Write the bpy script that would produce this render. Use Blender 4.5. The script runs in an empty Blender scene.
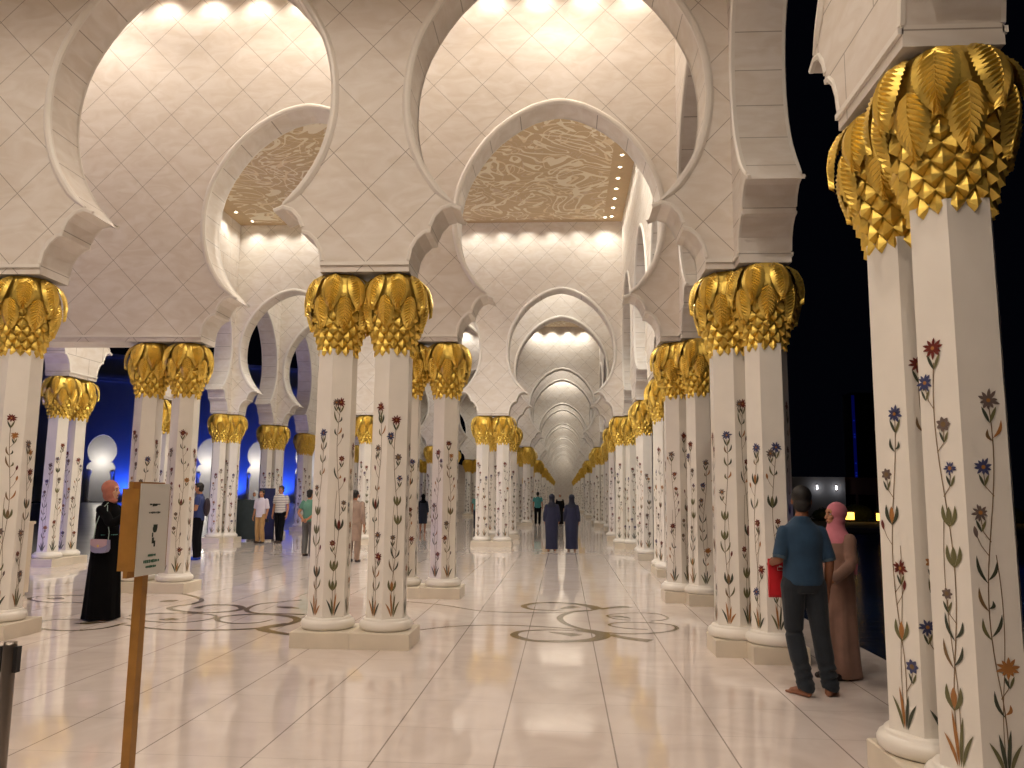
import bpy, bmesh, math, random
from mathutils import Vector, Matrix
from mathutils.geometry import tessellate_polygon
random.seed(7)
SC = bpy.context.scene
COL = SC.collection
PI = math.pi

# ------------------------------------------------------------------ helpers
def link(o, parent=None):
    COL.objects.link(o)
    if parent is not None: o.parent = parent
    return o
def mesh_obj(name, me, mats, parent=None, smooth=False):
    if not isinstance(mats, (list, tuple)): mats = [mats]
    if len(me.materials) == 0:
        for m in mats: me.materials.append(m)
    if smooth:
        for p in me.polygons: p.use_smooth = True
    return link(bpy.data.objects.new(name, me), parent)
def tag(o, label=None, cat=None, group=None, kind=None):
    if label: o['label'] = label
    if cat: o['category'] = cat
    if group: o['group'] = group
    if kind: o['kind'] = kind
    return o
def thing(name, label, cat, loc=(0,0,0), rz=0, group=None):
    o = bpy.data.objects.new(name, None); COL.objects.link(o)
    o.location = loc; o.rotation_euler = (0,0,rz); o.empty_display_size = .1
    return tag(o, label, cat, group, 'thing')
def struct(name, me, mats, parent=None, smooth=False):
    o = mesh_obj(name, me, mats, parent, smooth); o['kind'] = 'structure'; return o

class MB:
    """collects raw geometry for one mesh"""
    def __init__(s): s.v=[]; s.f=[]; s.m=[]
    def add(s, vs, fs, mi=0, M=None):
        b=len(s.v)
        for p in vs:
            p=Vector(p)
            s.v.append(tuple(M@p if M is not None else p))
        for f in fs: s.f.append(tuple(b+i for i in f)); s.m.append(mi)
    def box(s, a, b, mi=0, M=None):
        x0,y0,z0=a; x1,y1,z1=b
        s.add([(x0,y0,z0),(x1,y0,z0),(x1,y1,z0),(x0,y1,z0),(x0,y0,z1),(x1,y0,z1),(x1,y1,z1),(x0,y1,z1)],
              [(3,2,1,0),(4,5,6,7),(0,1,5,4),(1,2,6,5),(2,3,7,6),(3,0,4,7)], mi, M)
    def lathe(s, prof, n=24, mi=0, M=None, cap=True, rot=0, xs=1, ys=1):
        vs=[];fs=[]
        for r,z in prof:
            for i in range(n):
                a=2*PI*i/n+rot; vs.append((r*math.cos(a)*xs,r*math.sin(a)*ys,z))
        for j in range(len(prof)-1):
            for i in range(n):
                k=(i+1)%n; fs.append((j*n+i,j*n+k,(j+1)*n+k,(j+1)*n+i))
        if cap:
            fs.append(tuple(range(n))[::-1]); fs.append(tuple((len(prof)-1)*n+i for i in range(n)))
        s.add(vs,fs,mi,M)
    def tube(s, pts, rad, n=8, mi=0, M=None, cap=True, up=None, flat=1.0):
        pts=[Vector(p) for p in pts]
        if not isinstance(rad,(list,tuple)): rad=[rad]*len(pts)
        vs=[];fs=[]; ref=Vector(up) if up else Vector((0.12,0.3,1)).normalized()
        for i,p in enumerate(pts):
            d=(pts[min(i+1,len(pts)-1)]-pts[max(i-1,0)])
            if d.length<1e-9: d=Vector((0,0,1))
            d.normalize()
            if abs(d.dot(ref))>.97: r2=Vector((1,0,0)) if abs(d.x)<.8 else Vector((0,1,0))
            else: r2=ref
            a=d.cross(r2).normalized(); b=a.cross(d)
            for k in range(n):
                t=2*PI*k/n; vs.append(p+a*math.cos(t)*rad[i]+b*math.sin(t)*rad[i]*flat)
        for j in range(len(pts)-1):
            for k in range(n):
                q=(k+1)%n; fs.append((j*n+k,j*n+q,(j+1)*n+q,(j+1)*n+k))
        if cap:
            fs.append(tuple(range(n))[::-1]); fs.append(tuple((len(pts)-1)*n+k for k in range(n)))
        s.add(vs,fs,mi,M)
    def ell(s, c, r, mi=0, M=None, n=16, m=10, R=None):
        vs=[];fs=[]; c=Vector(c)
        for j in range(1,m):
            ph=PI*j/m
            for i in range(n):
                a=2*PI*i/n
                p=Vector((r[0]*math.sin(ph)*math.cos(a), r[1]*math.sin(ph)*math.sin(a), -r[2]*math.cos(ph)))
                if R is not None: p=R@p
                vs.append(c+p)
        pb=Vector((0,0,-r[2])); pt=Vector((0,0,r[2]))
        if R is not None: pb=R@pb; pt=R@pt
        vs.append(c+pb); vs.append(c+pt); B=len(vs)-2; T=len(vs)-1
        for j in range(m-2):
            for i in range(n):
                k=(i+1)%n; fs.append((j*n+i,j*n+k,(j+1)*n+k,(j+1)*n+i))
        for i in range(n):
            k=(i+1)%n; fs.append((B,k,i)); fs.append((T,(m-2)*n+i,(m-2)*n+k))
        s.add(vs,fs,mi,M)
    def mesh(s, name):
        me=bpy.data.meshes.new(name); me.from_pydata(s.v,[],s.f); 
        if any(s.m): me.polygons.foreach_set('material_index', s.m)
        me.update(); return me
    def build(s, name, mats, parent=None, smooth=False):
        return mesh_obj(name, s.mesh(name), mats, parent, smooth)

# ------------------------------------------------------------------ materials
def hexc(h):
    c=[int(h[i:i+2],16)/255 for i in (0,2,4)]
    return tuple((x/12.92 if x<=.04045 else ((x+.055)/1.055)**2.4) for x in c)+(1,)
def mat(name, col, rough=.5, metal=0, emit=None, estr=0, noise=0, nscale=8, spec=.5, sheen=0):
    m=bpy.data.materials.new(name); m.use_nodes=True; nt=m.node_tree; b=nt.nodes['Principled BSDF']
    if isinstance(col,str): col=hexc(col)
    b.inputs['Base Color'].default_value=col; b.inputs['Roughness'].default_value=rough
    b.inputs['Metallic'].default_value=metal; b.inputs['Specular IOR Level'].default_value=spec
    if sheen: b.inputs['Sheen Weight'].default_value=sheen
    if emit:
        b.inputs['Emission Color'].default_value=hexc(emit) if isinstance(emit,str) else emit
        b.inputs['Emission Strength'].default_value=estr
    if noise:
        tc=nt.nodes.new('ShaderNodeTexCoord'); n=nt.nodes.new('ShaderNodeTexNoise'); n.inputs['Scale'].default_value=nscale
        n.inputs['Detail'].default_value=4
        nt.links.new(tc.outputs['Object'],n.inputs['Vector'])
        r=nt.nodes.new('ShaderNodeValToRGB'); r.color_ramp.elements[0].position=.3; r.color_ramp.elements[1].position=.7
        r.color_ramp.elements[0].color=tuple(c*(1-noise) for c in col[:3])+(1,)
        r.color_ramp.elements[1].color=tuple(min(1,c*(1+noise*.6)) for c in col[:3])+(1,)
        nt.links.new(n.outputs['Fac'],r.inputs['Fac']); nt.links.new(r.outputs['Color'],b.inputs['Base Color'])
    return m
class NT:
    """small node graph helper"""
    def __init__(s,m): s.nt=m.node_tree; s.n=s.nt.nodes
    def node(s,t,**k):
        o=s.n.new(t)
        for a,b in k.items(): setattr(o,a,b)
        return o
    def lk(s,a,b): s.nt.links.new(a,b)
    def val(s,sock,v):
        if hasattr(v,'is_linked') or hasattr(v,'links'): s.lk(v,sock)
        else: sock.default_value=v
    def math(s,op,a,b=0.0,c=None):
        o=s.node('ShaderNodeMath',operation=op); s.val(o.inputs[0],a); s.val(o.inputs[1],b)
        if c is not None: s.val(o.inputs[2],c)
        return o.outputs[0]
    def mix(s,fac,a,b):
        o=s.node('ShaderNodeMix',data_type='RGBA'); s.val(o.inputs['Factor'],fac); s.val(o.inputs['A'],a); s.val(o.inputs['B'],b)
        return o.outputs['Result']
    def line(s,coord,width):
        """1 where coord is within width of an integer"""
        f=s.math('FRACT',coord); d=s.math('MINIMUM',f,s.math('SUBTRACT',1.0,f))
        return s.math('LESS_THAN',d,width)

MARBLE='E6DCCB'
def wall_material(name, axis, x0):
    """cream marble cladding: diamond slabs on the faces, level courses in the reveals. axis = direction the wall runs"""
    m=bpy.data.materials.new(name); m.use_nodes=True; g=NT(m); b=g.n['Principled BSDF']
    geo=g.node('ShaderNodeNewGeometry'); sp=g.node('ShaderNodeSeparateXYZ'); g.lk(geo.outputs['Position'],sp.inputs[0])
    sn=g.node('ShaderNodeSeparateXYZ'); g.lk(geo.outputs['Normal'],sn.inputs[0])
    along=sp.outputs['X'] if axis=='x' else sp.outputs['Y']; across=sn.outputs['Y'] if axis=='x' else sn.outputs['X']
    u=g.math('DIVIDE',g.math('SUBTRACT',along,x0),.857); w=g.math('DIVIDE',g.math('SUBTRACT',sp.outputs['Z'],4.31),.89)
    if axis=='x':
        l1=g.line(g.math('ADD',u,w),.007); l2=g.line(g.math('SUBTRACT',u,w),.007); face=g.math('MAXIMUM',l1,l2)
    else:
        row=g.math('DIVIDE',sp.outputs['Z'],.52); off=g.math('MULTIPLY',g.math('MODULO',g.math('FLOOR',row),2.0),.5)
        face=g.math('MAXIMUM',g.line(row,.011),g.line(g.math('ADD',g.math('DIVIDE',along,1.05),off),.006))
    rev=g.line(g.math('DIVIDE',sp.outputs['Z'],.43),.012)
    isface=g.math('GREATER_THAN',g.math('ABSOLUTE',across),.7)
    ln=g.math('ADD',g.math('MULTIPLY',isface,face),g.math('MULTIPLY',g.math('SUBTRACT',1.0,isface),rev))
    n=g.node('ShaderNodeTexNoise'); n.inputs['Scale'].default_value=2.2; n.inputs['Detail'].default_value=6; n.inputs['Distortion'].default_value=1.2
    mp=g.node('ShaderNodeMapping'); mp.inputs['Scale'].default_value=(1,1,2.2); g.lk(geo.outputs['Position'],mp.inputs[0]); g.lk(mp.outputs[0],n.inputs['Vector'])
    r=g.node('ShaderNodeValToRGB'); r.color_ramp.elements[0].position=.35; r.color_ramp.elements[0].color=hexc('DFD5C8'); r.color_ramp.elements[1].position=.65; r.color_ramp.elements[1].color=hexc('EAE3DA')
    g.lk(n.outputs['Fac'],r.inputs['Fac'])
    c=g.mix(g.math('MULTIPLY',ln,.6),r.outputs['Color'],hexc('6E5D45')); g.lk(c,b.inputs['Base Color'])
    b.inputs['Roughness'].default_value=.42; b.inputs['Specular IOR Level'].default_value=.35
    return m

M_wallx=wall_material('diamond_marble','x',-2.29)
M_wally=wall_material('coursed_marble','y',9.15)
M_rim=mat('moulding_marble','ECE6DC',.35,noise=.04,nscale=3)
M_shaft=mat('shaft_marble','EFE9DF',.3,noise=.035,nscale=4)
M_ped=mat('pedestal_marble','DDD2BF',.35,noise=.06,nscale=5)
M_gold=mat('gold_leaf',(.86,.61,.13,1),.38,.80,noise=.14,nscale=14)
M_gold_far=mat('gold_leaf_far',(.80,.54,.10,1),.42,.9,noise=.3,nscale=22)
M_stem=mat('inlay_stem','7D6444',.4); M_leaf=mat('inlay_leaf','6E6B48',.4); M_leafd=mat('inlay_dark_leaf','44493A',.4)
M_red=mat('inlay_red','6C2A22',.4); M_blue=mat('inlay_blue','45496E',.4); M_org=mat('inlay_amber','A8733E',.4); M_mauve=mat('inlay_mauve','6F605A',.4)
INLAY=[M_stem,M_leaf,M_leafd,M_red,M_blue,M_org,M_mauve]

# floor
def floor_material():
    m=bpy.data.materials.new('polished_floor_marble'); m.use_nodes=True; g=NT(m); b=g.n['Principled BSDF']
    geo=g.node('ShaderNodeNewGeometry'); sp=g.node('ShaderNodeSeparateXYZ'); g.lk(geo.outputs['Position'],sp.inputs[0])
    l1=g.line(g.math('DIVIDE',g.math('ADD',sp.outputs['X'],.43),.77),.0075)
    l2=g.line(g.math('DIVIDE',g.math('SUBTRACT',sp.outputs['Y'],6.04),.77),.0055)
    ln=g.math('ADD',g.math('MULTIPLY',l1,.62),g.math('MULTIPLY',l2,.22)); ln=g.math('MINIMUM',ln,.7)
    n=g.node('ShaderNodeTexNoise'); n.inputs['Scale'].default_value=1.7; n.inputs['Detail'].default_value=7; n.inputs['Distortion'].default_value=1.5
    g.lk(geo.outputs['Position'],n.inputs['Vector'])
    r=g.node('ShaderNodeValToRGB'); r.color_ramp.elements[0].position=.3; r.color_ramp.elements[0].color=hexc('E0D2CA'); r.color_ramp.elements[1].position=.7; r.color_ramp.elements[1].color=hexc('EEE2DB')
    g.lk(n.outputs['Fac'],r.inputs['Fac'])
    g.lk(g.mix(ln,r.outputs['Color'],hexc('5B4C3A')),b.inputs['Base Color'])
    b.inputs['Roughness'].default_value=.06; b.inputs['Specular IOR Level'].default_value=.95
    n2=g.node('ShaderNodeTexNoise'); n2.inputs['Scale'].default_value=1.3; n2.inputs['Detail'].default_value=2
    g.lk(geo.outputs['Position'],n2.inputs['Vector'])
    bp=g.node('ShaderNodeBump'); bp.inputs['Strength'].default_value=.05; bp.inputs['Distance'].default_value=.03
    g.lk(n2.outputs['Fac'],bp.inputs['Height']); g.lk(bp.outputs['Normal'],b.inputs['Normal'])
    return m
M_floor=floor_material()
M_inlayfloor=mat('floor_inlay','7B6A49',.12,noise=.12,nscale=6)

def ceiling_material():
    m=bpy.data.materials.new('ornate_ceiling'); m.use_nodes=True; g=NT(m); b=g.n['Principled BSDF']
    geo=g.node('ShaderNodeNewGeometry')
    def swirl(scale,dist,off,lo,hi,det=1.0):
        mp=g.node('ShaderNodeMapping'); mp.inputs['Location'].default_value=off; mp.inputs['Scale'].default_value=(scale,scale,scale); g.lk(geo.outputs['Position'],mp.inputs[0])
        n=g.node('ShaderNodeTexNoise'); n.inputs['Scale'].default_value=1; n.inputs['Detail'].default_value=det; n.inputs['Distortion'].default_value=dist
        g.lk(mp.outputs[0],n.inputs['Vector']); f=g.math('FRACT',g.math('MULTIPLY',n.outputs['Fac'],5.0))
        return g.math('MULTIPLY',g.math('GREATER_THAN',f,lo),g.math('LESS_THAN',f,hi))
    a=swirl(.60,2.2,(3,1,0),.36,.50); c=swirl(.46,3.0,(9,4,2),.62,.84); d=swirl(.9,1.6,(1,7,5),.1,.20)
    base=g.mix(d,hexc('C4AC88'),hexc('CDB9A0'))
    base=g.mix(a,base,hexc('E0CFB0')); base=g.mix(c,base,hexc('E6DCC6'))
    g.lk(base,b.inputs['Base Color']); b.inputs['Roughness'].default_value=.6
    h=g.math('MAXIMUM',a,c); bp=g.node('ShaderNodeBump'); bp.inputs['Strength'].default_value=.5; bp.inputs['Distance'].default_value=.04
    g.lk(h,bp.inputs['Height']); g.lk(bp.outputs['Normal'],b.inputs['Normal'])
    return m
M_ceil=ceiling_material()
M_ceilb=mat('ceiling_border','C2A984',.6,noise=.08,nscale=2)
M_ceilp=mat('plain_ceiling','E5DCCC',.6)

# ------------------------------------------------------------------ layout (metres, camera at the origin, +Y down the arcade)
D=4.262; Y0=9.15                     # bay module and first cross wall
XA,XB,XC,XL=-6.85,-2.31,2.20,-11.35
XW=2.18  # column rows
TH=.56; ZB=4.2; ZC=10.7              # wall thickness, underside of spandrels, ceiling
CROSS=[k for k in range(0,36) if k%4 in (0,1)]
KMAX=34
EDGE=[(1.60,4.20),(1.60,4.33),(1.575,4.47),(1.52,4.58),(1.44,4.655),(1.375,4.67),(1.365,4.74),(1.325,4.85),(1.25,4.94),(1.15,4.975),(1.05,4.93),
      (1.14,5.03),(1.22,5.12),(1.30,5.215),(1.39,5.35),(1.47,5.49),(1.54,5.65),(1.59,5.82),(1.625,5.99),(1.645,6.15),(1.65,6.32),(1.645,6.5),(1.62,6.71),(1.575,6.92),(1.51,7.11),(1.42,7.30),
      (1.30,7.51),(1.16,7.71),(.99,7.90),(.80,8.06),(.60,8.195),(.40,8.30),(.20,8.362),(.08,8.385),(0,8.39)]
def arch_path(c, step=1):
    p=EDGE if step==1 else EDGE[:11]+EDGE[11::2]+([EDGE[-1]] if EDGE[-1] not in EDGE[11::2] else [])
    c,sx=c if isinstance(c,tuple) else (c,1.0)
    left=[(c-x*sx,z) for x,z in p]; right=[(c+x*sx,z) for x,z in reversed(p[:-1])]
    return left+right
def arch_wall(name, axis, fixed, a0, a1, arches, material, ztop=ZC+.3, step=1, zb=ZB, scale=1, th=TH):
    """one wall, open arches cut from its lower edge; axis 'x' runs along X at Y=fixed, 'y' runs along Y at X=fixed"""
    out=[(a0,ztop),(a0,zb)]
    for c in arches: out+=arch_path(c,step)
    out+=[(a1,zb),(a1,ztop)]
    P=[Vector((u,w,0)) for u,w in out]
    tris=tessellate_polygon([P])
    def q(u,w,t): return (u,fixed+t,w) if axis=='x' else (fixed+t,u,w)
    n=len(out); vs=[q(u,w,-th/2) for u,w in out]+[q(u,w,th/2) for u,w in out]; fs=[]
    for t in tris: fs.append(tuple(t)); fs.append(tuple(n+i for i in reversed(t)))
    for i in range(n):
        j=(i+1)%n; fs.append((i,j,n+j,n+i))
    mb=MB(); mb.add(vs,fs); me=mb.mesh(name)
    bm=bmesh.new(); bm.from_mesh(me); bmesh.ops.recalc_face_normals(bm,faces=bm.faces); bm.to_mesh(me); bm.free()
    w=struct(name,me,material)
    # half round moulding that runs round the bulb and the scallops of every arch, on both faces
    mb=MB()
    def sweep(path, side, rw=.085, pr=.035):
        m=len(path); vs=[];fs=[]
        rw0,pr0=rw,pr
        for i,(u,z) in enumerate(path):
            tp=min(1,(min(i,m-1-i)+.7)/2.2) if m>12 else 1; rw=rw0*tp; pr=pr0*tp
            a=path[max(i-1,0)]; b=path[min(i+1,m-1)]
            t=Vector((b[0]-a[0],b[1]-a[1])).normalized(); nn=Vector((-t.y,t.x))   # points away from opening
            for o,h in ((-.006,-.02),(-.006,pr*.55),(.02,pr),(rw*.62,pr),(rw,pr*.3),(rw,-.02)):
                vs.append(q(u+nn.x*o,z+nn.y*o,side*(th/2+h)))
        for i in range(m-1):
            for k in range(5):
                fs.append((i*6+k,i*6+k+1,(i+1)*6+k+1,(i+1)*6+k))
        fs.append(tuple(range(6))); fs.append(tuple((m-1)*6+k for k in range(6)))
        mb.add(vs,fs)
    for c in arches:
        ap=arch_path(c,step); nb=11
        for side in (-1,1):
            sweep(ap[nb:len(ap)-nb],side)
            for seg in (ap[1:6],ap[6:nb]): sweep(seg,side,.04,.014)
            L=len(ap)
            for seg in (ap[L-6:L-1],ap[L-nb:L-6]): sweep(seg,side,.04,.014)
    # plain band over the capitals
    edges=[a0]+[v for c in arches for v in ((c[0]-1.6*c[1],c[0]+1.6*c[1]) if isinstance(c,tuple) else (c-1.60,c+1.60))]+[a1]
    for i in range(0,len(edges),2):
        if edges[i+1]-edges[i]>.05:
            for side in (-1,1):
                u0,u1=edges[i],edges[i+1]; t0=side*(th/2-.01); t1=side*(th/2+.022)
                A=q(u0,zb+.075,t0); B=q(u1,zb+.115,t1)
                mb.box([min(A[k],B[k]) for k in range(3)],[max(A[k],B[k]) for k in range(3)])
    me=mb.mesh(name+'_moulding')
    bm=bmesh.new(); bm.from_mesh(me); bmesh.ops.recalc_face_normals(bm,faces=bm.faces); bm.to_mesh(me); bm.free()
    me.materials.append(M_rim)
    for p in me.polygons: p.use_smooth=False
    o=mesh_obj('arch_moulding',me,M_rim,w); o['kind']='structure'
    return w
NAVE=(-.10,1.05); AISLE=(-4.51,1.055); SIDE=(-9.1,1.05)
for k in CROSS:
    Y=Y0+k*D
    st=1 if k<6 else 2
    arches=[SIDE,AISLE,NAVE]
    if k==1: arches=[AISLE,NAVE]
    if k>13: arches=[AISLE,NAVE]
    x0=XL if k<14 else XA-.5
    arch_wall('wall_cross','x',Y,x0-.0 if k<14 else x0,XW-TH/2+.02,arches,M_wallx,step=st)
# cross walls behind the camera close the hall it stands in
arch_wall('wall_back','x',Y0-3*D,XL,XW-TH/2+.02,[SIDE,AISLE,NAVE],M_wallx,step=2)
wy=[Y0+(k+.5)*D for k in range(-4,KMAX)]
arch_wall('wall_right','y',XW,Y0-4*D-.3,Y0+(KMAX+.12)*D,wy,M_wally,step=1)
arch_wall('wall_left','y',XL,Y0-4*D-.3,Y0+14.12*D,[Y0+(k+.5)*D for k in range(-4,14)],M_wally,step=1)
# left arcade beyond the modelled outer bays is closed by its row of columns; a plain end wall stops the vista
mb=MB(); mb.box((XA-1.5,Y0+(KMAX+.2)*D,0),(XC+.5,Y0+(KMAX+.2)*D+.3,ZC)); struct('wall_far',mb.mesh('wall_far'),M_wallx)

# floor, edge of the terrace, ceilings
mb=MB(); mb.box((XL-.75,Y0-4*D-2,-.35),(3.36,Y0+(KMAX+.3)*D,0)); floor=struct('floor',mb.mesh('floor'),M_floor)
def ceil_panel(y0,y1,x0,x1,ornate):
    mb=MB()
    if ornate:
        bw=.62
        mb.box((x0,y0,ZC),(x1,y1,ZC+.25),1); mb.box((x0+bw,y0+.35,ZC-.035),(x1-bw,y1-.35,ZC-.001),0)
        struct('ceiling',mb.mesh('ceiling'),[M_ceil,M_ceilb])
    else:
        mb.box((x0,y0,ZC),(x1,y1,ZC+.25)); struct('ceiling',mb.mesh('ceiling'),[M_ceilp])
xa,xb=XL+TH/2,XW-TH/2
for s in range(-4,KMAX,4):
    ys=Y0+(s+1)*D+TH/2; ye=Y0+(s+4)*D-TH/2
    if ye>Y0+KMAX*D: ye=Y0+KMAX*D
    ceil_panel(ys,ye,xa if s<13 else XA-.5,xb,True)
    ceil_panel(ye+TH-.001,ye+TH+D-TH,xa if s<13 else XA-.5,xb,False)
mb=MB(); mb.box((XA-2.6,Y0+14*D,0),(XA-2.35,Y0+KMAX*D,4.2)); struct('wall_left',mb.mesh('wall_left_light_block'),M_wally)  # low wall added to keep blue courtyard light out of the far arcade
mb=MB(); mb.box((XA-.6,Y0+14*D,4.2),(XA-.35,Y0+KMAX*D,ZC+.3)); struct('wall_left',mb.mesh('wall_left_far'),M_wally)

# ------------------------------------------------------------------ columns
HT=ZB-.175                     # column height over its pedestal
def cap_r(z):                  # capital body radius; z measured from the capital's foot (0) to its top (.95)
    pts=[(0,.195),(.12,.225),(.28,.275),(.42,.318),(.54,.345),(.64,.350),(.76,.332),(.87,.285),(.96,.225)]
    if z<=0: return pts[0][1]
    for (a,ra),(b,rb) in zip(pts,pts[1:]):
        if z<=b: return ra+(rb-ra)*(z-a)/(b-a)
    return pts[-1][1]
CH=.95
def capital_mb(mb, z0, mi=0, seed=0):
    M=Matrix.Translation((0,0,z0)); rnd=random.Random(seed)
    mb.lathe([(cap_r(z)-.02,z) for z in [0,.1,.2,.3,.4,.5,.6,.7,.8,.88,.945]],24,mi,M)
    # overlapping trunk scales
    N=14; rows=8; h=.078
    for r in range(rows):
        zc=.03+r*h
        for i in range(N):
            a=2*PI*(i+.5*(r%2))/N; w=PI/N*1.02
            def P(da,z,off):
                R=cap_r(z)+off; return (R*math.cos(a+da),R*math.sin(a+da),z)
            T=P(0,zc+h*1.05,-.012); L=P(-w,zc+.012,.004); R_=P(w,zc+.012,.004); B=P(0,zc-.034,.040); U=P(0,zc-.060,-.015)
            C=P(0,zc+.012,.026)
            mb.add([T,L,R_,B,U,C],[(0,1,5),(1,3,5),(3,2,5),(2,0,5),(1,4,3),(3,4,2)],mi,M)
    # palm fronds: notched, drooping, every leaflet a small roof
    def frond(a0,top,length,width,off,n=13):
        def pt(s,t):
            # s 0..1 along the rib, t -1..1 across
            z=top-length*s; R=cap_r(z)+off+.018*math.sin(min(1,s*1.15)*PI)+.030*s*s
            R+=.020*(1-t*t)
            if z>.86: R-= (z-.86)*.7
            wd=width*(math.sin(PI*min(1,(.12+.9*s)))**.72 if s<.98 else .25)
            a=a0+t*wd/max(.2,R)
            return Vector((R*math.cos(a),R*math.sin(a),z))
        # midrib
        vs=[];fs=[]
        for i in range(n+1):
            s=i/n; c=pt(s,0); nrm=Vector((math.cos(a0),math.sin(a0),0)); sd=Vector((-math.sin(a0),math.cos(a0),0))*.006
            vs+= [c-sd,c+nrm*.012,c+sd]
        for i in range(n):
            b=i*3; fs+= [(b,b+1,b+4,b+3),(b+1,b+2,b+5,b+4)]
        mb.add(vs,fs,mi,M)
        for sgn in (-1,1):
            for i in range(n):
                s0=i/n; s1=(i+1)/n; d=.12
                e0=min(1,s0+d); e1=min(1.0,s1+d*.9)
                A=pt(s0,0); B=pt(s1,0); E0=pt(e0,sgn*.95); E1=pt(e1+.02 if e1<.97 else 1,sgn*.85)
                Mi=pt((s0+s1)/2,0); Tip=pt(min(1.03,(e0+e1)/2+.035),sgn*1.05)
                rr=(Mi.normalized()); up=Vector((math.cos(a0),math.sin(a0),.2))*.023
                Mu=(Mi+Tip)/2+up
                mb.add([A,B,E0,E1,Tip,Mu,Mi+up*.6],[(0,2,5,6),(6,5,3,1),(2,4,5),(5,4,3)],mi,M)
    for i in range(8): frond(2*PI*(i+.5)/8,.66+rnd.uniform(-.01,.01),.39,.104,.006,12)
    for i in range(8): frond(2*PI*i/8,.945,.46+rnd.uniform(-.02,.02),.124,.032,16)
def shaft_mb(mb, mi=0):
    r=.235
    mb.lathe([(r*1.02,.11),(r,.2),(r*.99,1.5),(r*.97,HT-CH+.06)],6,mi,rot=PI/6)
def ring_mb(mb, mi=0):
    prof=[(.262,0),(.285,.012),(.298,.04),(.298,.07),(.287,.092),(.266,.104),(.258,.108),(.258,.118),(.247,.13),(.20,.132)]
    mb.lathe(prof,28,mi)
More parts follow.
